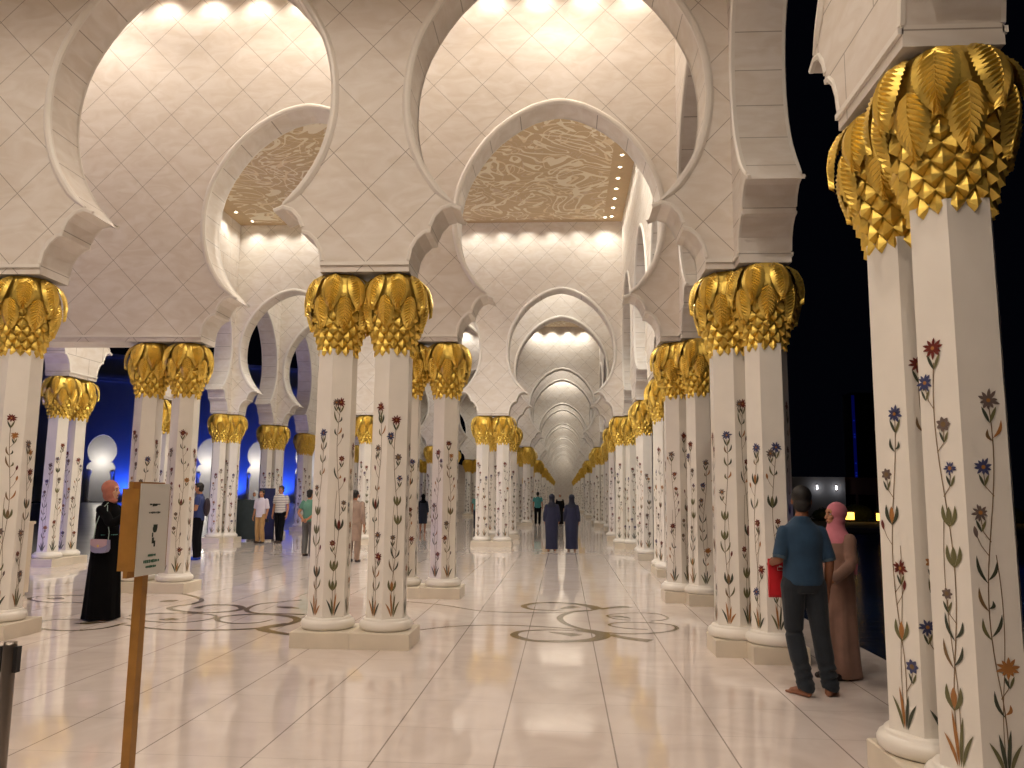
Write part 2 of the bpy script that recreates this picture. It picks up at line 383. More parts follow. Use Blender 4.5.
def inlay_mb(mb, seed, base=0):
    rnd=random.Random(seed); R0=.2035
    def face(fi, H):
        ang=PI/3*fi+0   # face normals at 0,60,.. for vertices at 30,90..
        nx,ny=math.cos(ang),math.sin(ang); tx,ty=-ny,nx
        def put(poly,mi,lift=.003):
            vs=[]
            for u,z in poly:
                rr=R0*(1.02-.02*min(1,z/.5))*(1-.0*z)+lift
                rr=.2035*(1.0-.012*max(0,(z-.2))/1.3*.8)+lift+.0008
                vs.append((nx*rr+tx*u,ny*rr+ty*u,z))
            mb.add(vs,[tuple(range(len(vs)))],base+mi)
        def lens(u,z,dx,dz,w,mi,bend=.0):
            dx*=1.25; dz*=1.25; w*=1.02; bend*=1.5
            L=math.hypot(dx,dz); px,pz=-dz/L,dx/L; n=6; a=[];b=[]
            for i in range(n+1):
                t=i/n; c=math.sin(PI*t)**.8; bx=px*bend*math.sin(PI*t); bz=pz*bend*math.sin(PI*t)
                a.append((u+dx*t+bx+px*w*c,z+dz*t+bz+pz*w*c)); b.append((u+dx*t+bx-px*w*c,z+dz*t+bz-pz*w*c))
            # quads, so bent leaves stay clean
            for i in range(n): put([a[i],a[i+1],b[i+1],b[i]],mi,.0035)
        def stem(pts,w=.0028,mi=0):
            for (u0,z0),(u1,z1) in zip(pts,pts[1:]):
                L=math.hypot(u1-u0,z1-z0)+1e-9; px,pz=-(z1-z0)/L*w,(u1-u0)/L*w
                put([(u0+px,z0+pz),(u1+px,z1+pz),(u1-px,z1-pz),(u0-px,z0-pz)],mi,.0025)
        def star(u,z,r,mi):
            r*=1.05
            n=10
            for i in range(n):
                a=2*PI*i/n+.2+rnd.uniform(-.12,.12); lens(u,z,r*math.cos(a)*(.75+.4*rnd.random()),r*math.sin(a)*(.75+.4*rnd.random()),r*.19,mi)
            put([(u+.011*math.cos(2*PI*k/8),z+.011*math.sin(2*PI*k/8)) for k in range(8)],5,.0045)
        def rose(u,z,r,mi):
            r*=1.1
            put([(u+r*(.82+.18*math.cos(7*2*PI*k/28))*math.cos(2*PI*k/28),z+r*(.82+.18*math.cos(7*2*PI*k/28))*math.sin(2*PI*k/28)) for k in range(28)],mi,.0035)
            put([(u+r*.35*math.cos(2*PI*k/10),z+r*.35*math.sin(2*PI*k/10)) for k in range(10)],0,.0045)
        def tulip(u,z,s,c1,c2):
            lens(u,z,-.030*s,.105*s,.013*s,c1,.010*s); lens(u,z,.032*s,.10*s,.013*s,c1,-.010*s); lens(u,z+.012,0,.085*s,.017*s,c2)
        # tuft at the foot
        for k,(dx,dz) in enumerate([(-.055,.13),(-.022,.19),(.018,.17),(.052,.12)]): lens(dx*.25,.15,dx,dz*(.8+.4*rnd.random()),.010,rnd.choice([1,2,2,5]),dx*.12)
        ph=rnd.uniform(0,6.28); amp=rnd.uniform(.028,.04)
        f=lambda z: amp*math.sin(z*3.6+ph)*min(1,(z-.1)*2)
        zs=[.2+i*.06 for i in range(int((H-.2)/.06)+1)]
        stem([(f(z),z) for z in zs])
        if seed%2: stem([(-f(z)*.8,z) for z in zs if z<H*.62],.0022)
        z=.42
        while z<H-.08:
            u=f(z); s=1 if f(z+.05)>f(z) else -1; kind=rnd.choice(['tulip','pair','flower','bud','flower','bud','pair','flower'])
            if kind=='tulip': tulip(u,z,rnd.uniform(.85,1.1),rnd.choice([1,2]),rnd.choice([5,1,3,1,0])); z+=.21
            elif kind=='pair':
                k1=rnd.uniform(.5,1.2); k2=rnd.uniform(.35,1.1); lens(u,z,-.035*k1,.10*k1,.009,rnd.choice([1,2,0]),.010); lens(u,z+.015,.042*k2,.085*k2,.009,rnd.choice([1,2,5]),-.010); z+=.14
            elif kind=='bud':
                stem([(u,z),(u-s*.035,z+.05),(u-s*.055,z+.10)],.002); lens(u-s*.055,z+.09,-s*.008,.05,.011,rnd.choice([3,6,5])); z+=.12
            else:
                uu=u-s*.045; stem([(u,z-.05),(uu*.8,z),(uu,z+.07)],.0022)
                lens(uu,z+.0,-.02,.05,.007,2); lens(uu,z,.02,.05,.007,1)
                (star if rnd.random()<.65 else rose)(uu,z+.10,rnd.uniform(.028,.044),rnd.choice([3,3,4,6,6,5])); z+=.235
        uu=f(zs[-1]); star(uu,H+.02,.045,rnd.choice([3,3,4,6])); lens(uu,H-.1,-.03,.07,.009,2); lens(uu,H-.1,.03,.07,.009,1)
    for fi in range(6): face(fi, rnd.choice([2.0,2.15,2.3,2.45,2.5]))
protos=[]
mb=MB(); shaft_mb(mb); ME_SHAFT=mb.mesh('shaft'); ME_SHAFT.materials.append(M_shaft)
mb=MB(); ring_mb(mb); ME_RING=mb.mesh('base_ring'); ME_RING.materials.append(M_shaft)
for p in ME_RING.polygons: p.use_smooth=True
mb=MB(); capital_mb(mb,HT-CH); ME_CAP=mb.mesh('capital'); ME_CAP.materials.append(M_gold)
ME_INL=[]
for s in (3,11,19):
    mb=MB(); inlay_mb(mb,s); me=mb.mesh('floral_inlay'); [me.materials.append(m) for m in INLAY]; ME_INL.append(me)
ME_FAR=[]
for s in (5,13):
    mb=MB(); shaft_mb(mb,0); ring_mb(mb,0); capital_mb(mb,HT-CH,1); inlay_mb(mb,s,2); me=mb.mesh('marble_column'); [me.materials.append(m) for m in [M_shaft,M_gold_far]+INLAY]; ME_FAR.append(me)
ncol=[0]
def column(x,y,facade,label,group=None,far=False):
    ncol[0]+=1; i=ncol[0]; rz=(PI/2 if facade else 0)+PI/3*(i%6)
    if far:
        o=mesh_obj('marble_column',ME_FAR[i%2],[]); o.location=(x,y,.175); o.rotation_euler=(0,0,rz)
        return tag(o,label,'column',group,'thing')
    t=thing('marble_column',label,'column',(x,y,.175),rz,group)
    for nm,me in (('shaft',ME_SHAFT),('base_ring',ME_RING),('capital',ME_CAP),('floral_inlay',ME_INL[i%3])): mesh_obj(nm,me,[],t)
    return t
def pedestal(x,y,shape,label,group=None):
    mb=MB(); q=.28 if x>0 else .33; e_=.60 if x>0 else .655
    def blk(a,b,c,d):
        mb.add([(a,b,0),(c,b,0),(c,d,0),(a,d,0),(a+.0,b+.0,.165),(c,b,.165),(c,d,.165),(a,d,.165),
                (a+.012,b+.012,.175),(c-.012,b+.012,.175),(c-.012,d-.012,.175),(a+.012,d-.012,.175)],
               [(3,2,1,0),(0,1,5,4),(1,2,6,5),(2,3,7,6),(3,0,4,7),(4,5,9,8),(5,6,10,9),(6,7,11,10),(7,4,8,11),(8,9,10,11)])
    if shape=='x': blk(-.655,-.33,-.001,.33); blk(.001,-.33,.655,.33)
    elif shape=='y': blk(-q,-e_,q,-.001); blk(-q,.001,q,e_)
    else:                       # four lobed, under a cluster of four
        e=[(-e_,-q),(-q,-q),(-q,-e_),(q,-e_),(q,-q),(e_,-q),(e_,q),(q,q),(q,e_),(-q,e_),(-q,q),(-e_,q)]
        if x>0: e=[(-e_,-q),(-q,-q),(-q,-e_),(q,-e_),(q,e_),(-q,e_),(-q,q),(-e_,q)]
        else: e=[(e_,q),(q,q),(q,e_),(-q,e_),(-q,-e_),(q,-e_),(q,-q),(e_,-q)]
        n=8; mb.add([(a,b,0) for a,b in e]+[(a,b,.165) for a,b in e]+[(a*.985,b*.985,.175) for a,b in e],
            [tuple(range(n))[::-1]]+[(i,(i+1)%n,n+(i+1)%n,n+i) for i in range(n)]+[(n+i,n+(i+1)%n,2*n+(i+1)%n,2*n+i) for i in range(n)]+[tuple(2*n+i for i in range(n))])
    o=mb.build('column_pedestal',M_ped); o.location=(x,y,0); return tag(o,label,'pedestal',group,'thing')
S=.33
# rows A and B carry the cross walls (pairs side by side)
def where(k):
    return {0:'nearest cross wall',1:'second cross wall',4:'third cross wall',5:'fourth cross wall'}.get(k)
for k in CROSS:
    y=Y0+k*D
    for X,row in ((XA,'A'),(XB,'B')):
        if k==0:
            nm={'A':'at the left edge of the photo','B':'beside the nave, in the nearest row'}[row]
        for j,dx in enumerate((-S,S)):
            sd=('left','right')[j]
            if row=='B' and k==0: lb=f'{sd} one of the two big gold-topped columns in front, left of the central aisle'; gp=None
            elif row=='A' and k==0: lb=('gold-topped marble column at the left edge, partly cut by the picture edge' if j else 'gold-topped marble column just beyond the left edge of the picture'); gp=None
            elif row=='B' and k==1: lb=f'{sd} gold-topped column of the pair half hidden behind the big front pair'; gp=None
            elif row=='A' and k==1: lb=f'{sd} gold-topped column of the pair behind the wooden sign'; gp=None
            elif row=='B' and k==4: lb=f'{sd} front column of the small cluster standing left of the two women in blue'; gp=None
            else:
                far='near end' if k<9 else 'far end'
                lb=f'gold-topped column at the {far} of the '+('inner row left of the aisle' if row=='B' else 'second row left of the aisle'); gp=f'columns at the {far} of the '+('inner' if row=='B' else 'second')+' left row'
            column(X+dx,y,False,lb,gp,far=k>=12)
        if row=='B' and k==0: lb='cream two-block pedestal under the big front pair of columns'; gp=None
        elif row=='A' and k==0: lb='marble pedestal at the left edge behind the metal barrier post'; gp=None
        elif row=='B' and k==1: lb='marble pedestal just behind the big front pair of columns'; gp=None
        elif row=='A' and k==1: lb='marble pedestal on the scrolled floor behind the wooden sign'; gp=None
        elif row=='B' and k==4: lb='small marble pedestal left of the two women in blue'; gp=None
        else:
            lb='distant marble pedestal in the '+('inner row left of the aisle' if row=='B' else 'second row left of the aisle'); gp='distant pedestals of the '+('inner' if row=='B' else 'second')+' left row'
        pedestal(X,y,'x',lb,gp)
# outer rows under the side walls
for k in range(-1,KMAX+1):
    y=Y0+k*D; cross=k in CROSS
    arms=[('front',0,-S,True),('rear',0,S,True)]
    if cross: arms=[('left',-S,0,False),('front',0,-S,True),('rear',0,S,True)]
    for nm,dx,dy,fc in arms:
        if k==-1: lb=f'{"nearer" if nm=="front" else "farther"} of the two huge flowered columns at the right edge'; gp=None
        elif k==0: lb={'left':'left shaft of the gold-topped cluster behind the man in jeans','front':'front shaft of the cluster, directly beside the man in jeans','rear':'rear shaft of the cluster behind the man in jeans'}[nm]; gp=None
        elif k==1: lb=f'{nm} shaft of the second cluster along the right wall'; gp=None
        else:
            sec='nearer' if k<8 else 'distant'; lb=f'marble column with gold capital in the {sec} stretch of the right wall row'; gp=f'columns in the {sec} stretch of the right wall'
        column(XC+dx,y+dy,fc,lb,gp,far=k>=12)
    if k==-1: lb='marble pedestal at the lower right corner'; gp=None
    elif k==0: lb='stepped marble pedestal behind the man in jeans'; gp=None
    elif k==1: lb='stepped pedestal of the second cluster along the right wall'; gp=None
    else: lb='low marble pedestal in the row receding along the right wall'; gp='pedestals receding along the right wall'
    pedestal(XC,y,'+' if cross else 'y',lb,gp)
for k in range(2,14):
    y=Y0+k*D; cross=k in CROSS
    arms=[('front',0,-S,True),('rear',0,S,True)]
    if cross: arms=[('right',S,0,False)]+arms
    for nm,dx,dy,fc in arms:
        if k==2: lb=f'{"left" if nm=="front" else "right"} lilac-lit column of the pair left of the woman in black'; gp=None
        else: lb='marble column with gold capital in the far left outer row'; gp='columns of the far left outer row'
        column(XL+dx,y+dy,fc,lb,gp,far=k>=10)
    if k==2: lb='marble pedestal left of the woman in black, under the lilac-lit pair'; gp=None
    else: lb='low pedestal in the far left outer row'; gp='pedestals of the far left outer row'
    pedestal(XL,y,'+' if cross else 'y',lb,gp)

# ------------------------------------------------------------------ scroll pattern inlaid in the floor
def catmull(pts,n=8):
    out=[]; P=[pts[0]]+list(pts)+[pts[-1]]
    for i in range(1,len(P)-2):
        for j in range(n):
            t=j/n; a,b,c,d=P[i-1],P[i],P[i+1],P[i+2]
            out.append(tuple(.5*((2*b[k])+(-a[k]+c[k])*t+(2*a[k]-5*b[k]+4*c[k]-d[k])*t*t+(-a[k]+3*b[k]-3*c[k]+d[k])*t**3) for k in range(len(a))))
    out.append(tuple(pts[-1])); return out
def ribbon(mb,pts,w0,w1,z=.0012,wm=None):
    c=catmull(pts); n=len(c); vs=[]
    for i,(x,y) in enumerate(c):
        a=c[max(i-1,0)]; b=c[min(i+1,n-1)]; t=Vector((b[0]-a[0],b[1]-a[1])); 
        if t.length<1e-9: t=Vector((1,0))
        t.normalize(); s=i/(n-1)
        w=(w0+(w1-w0)*s) if wm is None else (w0+(wm-w0)*s*2 if s<.5 else wm+(w1-wm)*(s-.5)*2)
        vs+= [(x-t.y*w,y+t.x*w,z),(x+t.y*w,y-t.x*w,z)]
    mb.add(vs,[(2*i,2*i+1,2*i+3,2*i+2) for i in range(n-1)])
SCROLLS=[([(-2.57, 12.73), (-2.38, 12.69), (-1.8, 12.39), (-1.19, 11.88), (-0.57, 11.8), (-0.09, 11.86), (0.32, 12.09), (0.49, 12.29)], 0.022, 0.03, None), ([(0.51, 12.29), (0.42, 12.58), (0.21, 12.81), (-0.1, 12.93), (-0.41, 12.85), (-0.6, 12.5), (-0.47, 12.15), (-0.17, 12.08), (0.01, 12.16)], 0.1, 0.015, None), ([(0.2, 12.55), (0.08, 12.41), (-0.05, 12.24)], 0.1, 0.01, 0.09), ([(0.54, 12.3), (0.76, 12.51), (0.99, 12.64)], 0.03, 0.12, None), ([(-1.77, 10.16), (-1.41, 10.47), (-0.88, 10.65), (-0.33, 10.61), (0.2, 10.42), (0.47, 10.14)], 0.022, 0.03, None), ([(0.2, 10.42), (0.44, 10.22), (0.46, 9.95), (0.26, 9.68), (-0.14, 9.59), (-0.4, 9.63), (-0.59, 9.93), (-0.5, 10.24), (-0.15, 10.37), (0.13, 10.35)], 0.11, 0.02, None), ([(0.16, 9.99), (0.06, 10.09), (-0.18, 10.22)], 0.1, 0.01, 0.09), ([(0.57, 10.12), (0.73, 9.92), (1.01, 9.75)], 0.05, 0.1, None), ([(0.4, 12.16), (0.11, 11.95), (-0.05, 11.41), (0.05, 10.82), (0.34, 10.37), (0.75, 10.2), (1.18, 10.34), (1.44, 10.67), (1.38, 11.0), (1.05, 11.12), (0.7, 11.05), (0.6, 10.82), (0.78, 10.62), (1.06, 10.55)], 0.05, 0.02, 0.03), ([(1.17, 11.25), (1.36, 11.38), (1.44, 11.62), (1.33, 11.95), (0.97, 11.98), (0.63, 11.72), (0.69, 11.41), (0.91, 11.29)], 0.02, 0.02, None), ([(0.92, 11.45), (0.78, 11.61), (0.58, 11.63)], 0.01, 0.01, 0.07), ([(-7.6, 12.66), (-8.02, 12.63), (-8.24, 12.45), (-8.21, 12.2), (-7.89, 11.94), (-7.5, 11.84), (-7.15, 11.92)], 0.03, 0.03, None), ([(-8.0, 12.31), (-7.85, 12.29), (-7.67, 12.22)], 0.01, 0.01, 0.12), ([(-7.09, 13.04), (-6.65, 13.35), (-5.99, 12.91), (-5.58, 12.42), (-5.52, 12.0), (-5.65, 11.72), (-5.61, 11.46), (-5.18, 11.2), (-4.75, 11.26), (-4.61, 11.6), (-4.86, 11.93), (-5.21, 11.91), (-5.27, 11.56)], 0.03, 0.06, None), ([(-6.11, 12.14), (-6.01, 12.26), (-5.91, 12.34)], 0.01, 0.01, 0.12), ([(-4.08, 12.65), (-4.32, 12.4), (-4.56, 12.07), (-4.51, 11.52), (-4.28, 11.24), (-3.9, 11.21), (-3.56, 11.2)], 0.03, 0.04, None), ([(-4.2, 11.87), (-4.03, 11.83), (-3.82, 11.74)], 0.01, 0.01, 0.1), ([(-6.4, 9.68), (-6.03, 9.56), (-5.77, 9.61), (-5.59, 9.81), (-5.55, 10.2)], 0.03, 0.03, None), ([(-6.69, 10.16), (-6.54, 10.35), (-6.19, 10.42)], 0.02, 0.02, None), ([(-6.15, 10.07), (-6.0, 10.11), (-5.8, 10.23)], 0.01, 0.01, 0.08), ([(-5.47, 10.04), (-5.02, 9.84), (-4.61, 9.76), (-4.01, 9.88), (-3.6, 10.16), (-3.48, 10.59), (-3.63, 10.93), (-3.99, 11.12), (-4.31, 11.1), (-4.57, 10.85), (-4.5, 10.53), (-4.19, 10.33), (-3.93, 10.44), (-3.83, 10.7)], 0.03, 0.01, 0.06), ([(-5.74, 10.54), (-5.52, 10.42), (-5.11, 10.3), (-4.79, 10.37), (-4.64, 10.69), (-4.74, 10.96), (-5.04, 11.08), (-5.48, 11.05), (-5.84, 10.78)], 0.02, 0.03, None), ([(-5.28, 10.5), (-5.17, 10.54), (-5.04, 10.58)], 0.01, 0.01, 0.1), ([(-3.19, 9.62), (-3.5, 9.78), (-3.69, 9.97), (-3.67, 10.19), (-3.55, 10.44)], 0.05, 0.03, 0.08), ([(-2.92, 9.77), (-3.03, 9.68), (-3.19, 9.62)], 0.03, 0.05, None)]
mb=MB()
for i,(pts,w0,w1,wm) in enumerate(SCROLLS): ribbon(mb,pts,w0,w1,.0012+.00007*i,wm)
o=mb.build('scroll_inlay',M_inlayfloor,floor); o['kind']='structure'

# ------------------------------------------------------------------ downlights in the ceilings
WARM=(1.0,.865,.735); NEUT=(1.0,.94,.84)
M_lens=mat('lamp_lens','FFF3DC',.4,emit='FFF0D0',estr=14); M_can=mat('lamp_ring','E8E0D0',.35)
mb=MB(); mb.lathe([(.045,-.004),(.075,-.010),(.085,-.004),(.085,.02),(.045,.02)],20,cap=False); ME_CAN=mb.mesh('rim'); ME_CAN.materials.append(M_can)
mb=MB(); mb.lathe([(.055,-.003),(.055,.01)],18); ME_LENS=mb.mesh('lens'); ME_LENS.materials.append(M_lens)
def downlight(x,y,z,label,group,power,col,ang,tilt=None,light=True,blend=.8,fixture=True):
    if fixture:
        t=thing('ceiling_downlight',label,'ceiling light',(x,y,z),0,group)
        mesh_obj('rim',ME_CAN,[],t); mesh_obj('lens',ME_LENS,[],t)
    if light:
        L=bpy.data.lights.new('downlight_beam','SPOT'); L.energy=power; L.color=col; L.spot_size=math.radians(ang); L.spot_blend=blend; L.shadow_soft_size=.05
        o=bpy.data.objects.new('downlight_beam',L); COL.objects.link(o); o.location=(x,y,z-.05)
        if tilt: o.rotation_euler=tilt
def yk(k): return Y0+k*D
ZL=ZC-.0
PW=1.0
# first corridor bay: a row grazing the second cross wall
for i in range(15):
    x=-10.6+i*.845
    downlight(x,yk(1)-TH/2-.28,ZL,'round downlight in the ceiling strip before the second cross wall','downlights before the second cross wall',42*PW,WARM,125)
# first big hall: rows along its far wall and both side walls
for i in range(15):
    x=-10.5+i*.845
    downlight(x,yk(4)-TH/2-.42,ZL,'round downlight in the ceiling strip before the third cross wall','downlights before the third cross wall',50*PW,NEUT,125)
for i in range(14):
    y=yk(1)+1.6+i*.80
    downlight(XW-TH/2-.36,y,ZL,'bright round downlight in the brown ceiling strip along the right wall','downlights along the right wall',32*PW,NEUT,120)
    if i%2==0: downlight(XL+TH/2+.36,y,ZL,'round downlight in the ceiling strip along the left outer wall','downlights along the left outer wall',58*PW,NEUT,120)
# second corridor bay, later halls and corridors
for i in range(8): downlight(-8.9+i*1.4,yk(5)-TH/2-.36,ZL,'small downlight before the fourth cross wall','downlights before the fourth cross wall',58*PW,NEUT,120)
for k in (8,12,16,20,24,28,32):
    xs=[-1.5,-.65,.2,1.05] if k>8 else [-9.2,-8.2,-5.4,-4.2,-1.5,-.65,.2,1.05]
    for x in xs: downlight(x,yk(k)-TH/2-.36,ZL,f'tiny downlight high in one of the distant halls','downlights in the distant halls',90*PW,NEUT,120)
    downlight(XW-TH/2-.4,yk(k-1.5),ZL,'tiny downlight high in one of the distant halls','downlights in the distant halls',90*PW,NEUT,80)
    for x in (-1.,.6): downlight(x,yk(k+1)-TH/2-.4,ZL,'tiny downlight in one of the distant cross bays','downlights in the distant cross bays',90*PW,NEUT,90)
# general fill: wide lamps added in the ceilings to brighten halls and cross bays
def field(x,y,p,col=WARM,ang=150): downlight(x,y,ZC-.036,'added wide fill lamp in the ornate ceiling field','added fill lamps in the ceiling fields',p*PW,col,ang,blend=.35)
for x in (-8.9,-4.5,-.1):
    for y in (yk(-2.5),yk(-1.35)): field(x,y,480,WARM,131)
    for y in (yk(1)+.62,yk(1)+3.6): field(x,y,430,NEUT)
    downlight(x,yk(.5),ZC,'added wide fill lamp in the plain ceiling of the first cross bay','added fill lamps of the first cross bay',150*PW,WARM,150,blend=.35)
    downlight(x,yk(4.5),ZC,'added wide fill lamp in the plain ceiling of the second cross bay','added fill lamps of the second cross bay',150*PW,NEUT,150,blend=.35)
for k in range(6,KMAX,4):
    field(-.1,yk(k+.5),270,NEUT); field(-4.5,yk(k+.5),270,NEUT)
    if k<11: field(-8.9,yk(k+.5),270,NEUT)
    if k+2.5<KMAX: downlight(-.1,yk(k+2.5),ZC,'added wide fill lamp in a distant cross bay','added fill lamps of distant cross bays',270*.6*PW,NEUT,150,blend=.35)

field(-.1,yk(33.3),270,NEUT)  # one more added fill lamp, brightens the far end wall
# ------------------------------------------------------------------ world: a moonless night
w=bpy.data.worlds.new('night'); SC.world=w; w.use_nodes=True
w.node_tree.nodes['Background'].inputs[0].default_value=(.012,.014,.03,1); w.node_tree.nodes['Background'].inputs[1].default_value=.05

# ------------------------------------------------------------------ courtyard on the left, blue floodlit arcade beyond it
M_court=mat('court_marble','C9C6C0',.25,noise=.08,nscale=.6)
mb=MB(); mb.box((-62,-20,-.4),(XL-.75,240,-.02)); struct('ground',mb.mesh('ground'),M_court)
M_blue_wall=mat('court_wall_plaster','D8D8DC',.7,noise=.05,nscale=.3)
def court_wall():
    ang=math.radians(30.7); px,py=-63.0,106.3
    t=thing('courtyard_arcade','long blue-lit white building with a row of keyhole arches, across the courtyard','building',(px,py,-.02),ang)
    s=1.09
    def key(c):
        p=[(x*s,z*s) for x,z in EDGE[::2]+[EDGE[-1]]]
        return [(c-1.72,0)]+[(c-x,z) for x,z in p]+[(c+x,z) for x,z in reversed(p[:-1])]+[(c+1.72,0)]
    x0,x1=-24,46; cs=[i*6.95 for i in range(0,7)]
    out=[(x0,20.3),(x0,0)]
    for c in cs: out+=key(c)
    out+=[(x1,0),(x1,20.3)]
    tr=tessellate_polygon([[Vector((u,w_,0)) for u,w_ in out]]); n=len(out)
    mb=MB(); mb.add([(u,-.5,w_) for u,w_ in out]+[(u,.5,w_) for u,w_ in out],[tuple(a) for a in tr]+[tuple(n+i for i in reversed(a)) for a in tr]+[(i,(i+1)%n,n+(i+1)%n,n+i) for i in range(n)])
    me=mb.mesh('wall'); bm=bmesh.new(); bm.from_mesh(me); bmesh.ops.recalc_face_normals(bm,faces=bm.faces); bm.to_mesh(me); bm.free()
    mesh_obj('wall',me,M_blue_wall,t)
    mb=MB(); mb.box((x0,-.8,16.9),(x1,-.5,17.4)); mb.box((x0,-.7,16.5),(x1,-.5,16.9)); mb.box((x0,-.75,19.8),(x1,-.5,20.3)); mb.build('cornice',M_blue_wall,t)
    mb=MB(); mb.box((x0,3.4,0),(x1,3.6,18)); mb.build('inner_wall',M_blue_wall,t)
    mb=MB(); mb.box((x0,.5,17.6),(x1,3.4,18)); mb.build('roof',M_blue_wall,t)
    for c in cs:
        for sg in (-1,1):
            mb=MB(); mb.lathe([(.36,0),(.36,.3),(.27,.35),(.27,3.4),(.46,4.1),(.3,4.4)],8,0,Matrix.Translation((c+sg*1.5,0,0))); mb.build('column',M_shaft,t)
    R=Matrix.Translation((px,py,0))@Matrix.Rotation(ang,4,'Z')
    for c in cs:
        L=bpy.data.lights.new('arch_lamp','POINT'); L.energy=170; L.color=(1,.9,.74); L.shadow_soft_size=.3
        o=bpy.data.objects.new('arch_lamp',L); COL.objects.link(o); o.location=R@Vector((c,1.7,5.6))
        L=bpy.data.lights.new('blue_floodlight','SPOT'); L.energy=1500; L.color=(.02,.09,1); L.spot_size=math.radians(125); L.spot_blend=.9; L.shadow_soft_size=.2
        o=bpy.data.objects.new('blue_floodlight',L); COL.objects.link(o); o.location=R@Vector((c+3.4,-2.2,.4))
        o.rotation_euler=(R.to_3x3()@Vector((0,1.7,6.0))).to_track_quat('-Z','Y').to_euler()
court_wall()
# blue floods in the courtyard that wash the outside of the near arcade
for (x,y) in ((-17,7.5),(-17,15),(-18,30)):
    L=bpy.data.lights.new('courtyard_floodlight','SPOT'); L.energy=380; L.color=(.16,.16,1); L.spot_size=math.radians(110); L.spot_blend=.8; L.shadow_soft_size=.25
    o=bpy.data.objects.new('courtyard_floodlight',L); COL.objects.link(o); o.location=(x,y,.3)
    o.rotation_euler=(Vector((4,5,1.8))).to_track_quat('-Z','Y').to_euler()
# pool on the right with its far bank, a low building, hedge, lamps and a tower
def water():
    m=bpy.data.materials.new('pool_water'); m.use_nodes=True; g=NT(m); b=g.n['Principled BSDF']
    b.inputs['Base Color'].default_value=(.004,.012,.035,1); b.inputs['Roughness'].default_value=.22; b.inputs['Specular IOR Level'].default_value=.4
    tc=g.node('ShaderNodeNewGeometry'); mp=g.node('ShaderNodeMapping'); mp.inputs['Scale'].default_value=(.8,5,1); g.lk(tc.outputs['Position'],mp.inputs[0])
    n=g.node('ShaderNodeTexNoise'); n.inputs['Scale'].default_value=1.6; n.inputs['Detail'].default_value=3; g.lk(mp.outputs[0],n.inputs['Vector'])
    bp=g.node('ShaderNodeBump'); bp.inputs['Strength'].default_value=.45; bp.inputs['Distance'].default_value=.05; g.lk(n.outputs['Fac'],bp.inputs['Height']); g.lk(bp.outputs['Normal'],b.inputs['Normal'])
    return m
mb=MB(); mb.box((3.36,-15,-.6),(40,47,-.3)); struct('water',mb.mesh('water'),water())
M_dark=mat('garden_ground','23261E',.9); M_kerb=mat('pool_kerb','5A544A',.7)
mb=MB(); mb.box((3.36,47,-.7),(90,150,-.25)); struct('ground',mb.mesh('ground'),M_dark)
mb=MB(); mb.box((3.36,47,-.3),(60,47.6,-.02)); tag(mb.build('pool_kerb',M_kerb),'pale stone kerb along the far edge of the dark pool','kerb')
mb=MB(); mb.box((XC+.95,Y0-3*D,0.0),(3.36,Y0+KMAX*D,.0015)); 
L=bpy.data.lights.new('pool_blue_fill','POINT'); L.energy=50; L.color=(.08,.2,1); L.shadow_soft_size=.1  # added blue fill that tints the ripples, no real lamp stands here
o=bpy.data.objects.new('pool_blue_fill',L); COL.objects.link(o); o.location=(12,24,1.2)
# low building
t=thing('low_building','low flat-roofed building beyond the dark pool','building',(24,75,-.25))
M_b1=mat('building_render','8F8A84',.8); M_b2=mat('building_brown','54382C',.8); M_b3=mat('building_glass_dark','10181A',.2)
mb=MB(); mb.box((-6,0,0),(1.4,6,3.75)); mb.build('wing',M_b1,t)
mb=MB(); mb.box((1.4,.4,2.2),(12,6,3.75)); mb.build('fascia',M_b2,t)
mb=MB(); mb.box((1.4,1.6,0),(12,6,2.2)); mb.build('glazed_front',M_b3,t)
for x in (2.6,4.4,6.2,8.0):
    mb=MB(); mb.box((x-.08,.5,0),(x+.08,.7,2.2)); mb.build('post',M_b2,t)
M_lampw=mat('white_lamp','FFFFFF',.5,emit='FFFFFF',estr=9); M_lampy=mat('yellow_lamp','FFD98A',.5,emit='FFB848',estr=3.5)
for i,px in enumerate((22.9,24.6)):
    t=thing('wall_lamp',('left' if i==0 else 'right')+' small white lamp on the grey wall of the low building','lamp',(px,74.98,2.55))
    mb=MB(); mb.lathe([(.03,-.2),(.06,-.16),(.06,.16),(.03,.2)],10); mb.build('bulb',M_lampw,t)
    mb=MB(); mb.box((-.06,-.02,-.3),(.06,.02,.3)); mb.build('bracket',M_b2,t)
    L=bpy.data.lights.new('wall_lamp_light','POINT'); L.energy=9; L.color=(.8,.85,1); o=bpy.data.objects.new('wall_lamp_light',L); COL.objects.link(o); o.location=(px,74.5,2.5)
for i,(px,py,pz) in enumerate(((22.6,66,.15),(25.0,66,.1),(37.0,66,.0))):
    t=thing('garden_lantern',['left lit garden lantern beyond the pool, beside the pink headscarf','right lit garden lantern beyond the pool, next to the near column','lit garden lantern at the far right edge beyond the near columns'][i],'lantern',(px,py,-.25))
    mb=MB(); mb.box((-.05,-.05,0),(.05,.05,pz)); mb.box((-.34,-.34,pz+.62+.0),(.34,.34,pz+.70)); mb.box((-.3,-.3,pz-.02),(.3,.3,pz+.04)); mb.build('frame',M_b2,t)
    mb=MB(); mb.box((-.26,-.26,pz+.05),(.26,.26,pz+.61)); mb.build('glass_lamp',M_lampy,t)
    L=bpy.data.lights.new('lantern_light','POINT'); L.energy=6; L.color=(1,.7,.3); o=bpy.data.objects.new('lantern_light',L); COL.objects.link(o); o.location=(px,py-.6,pz+.3)
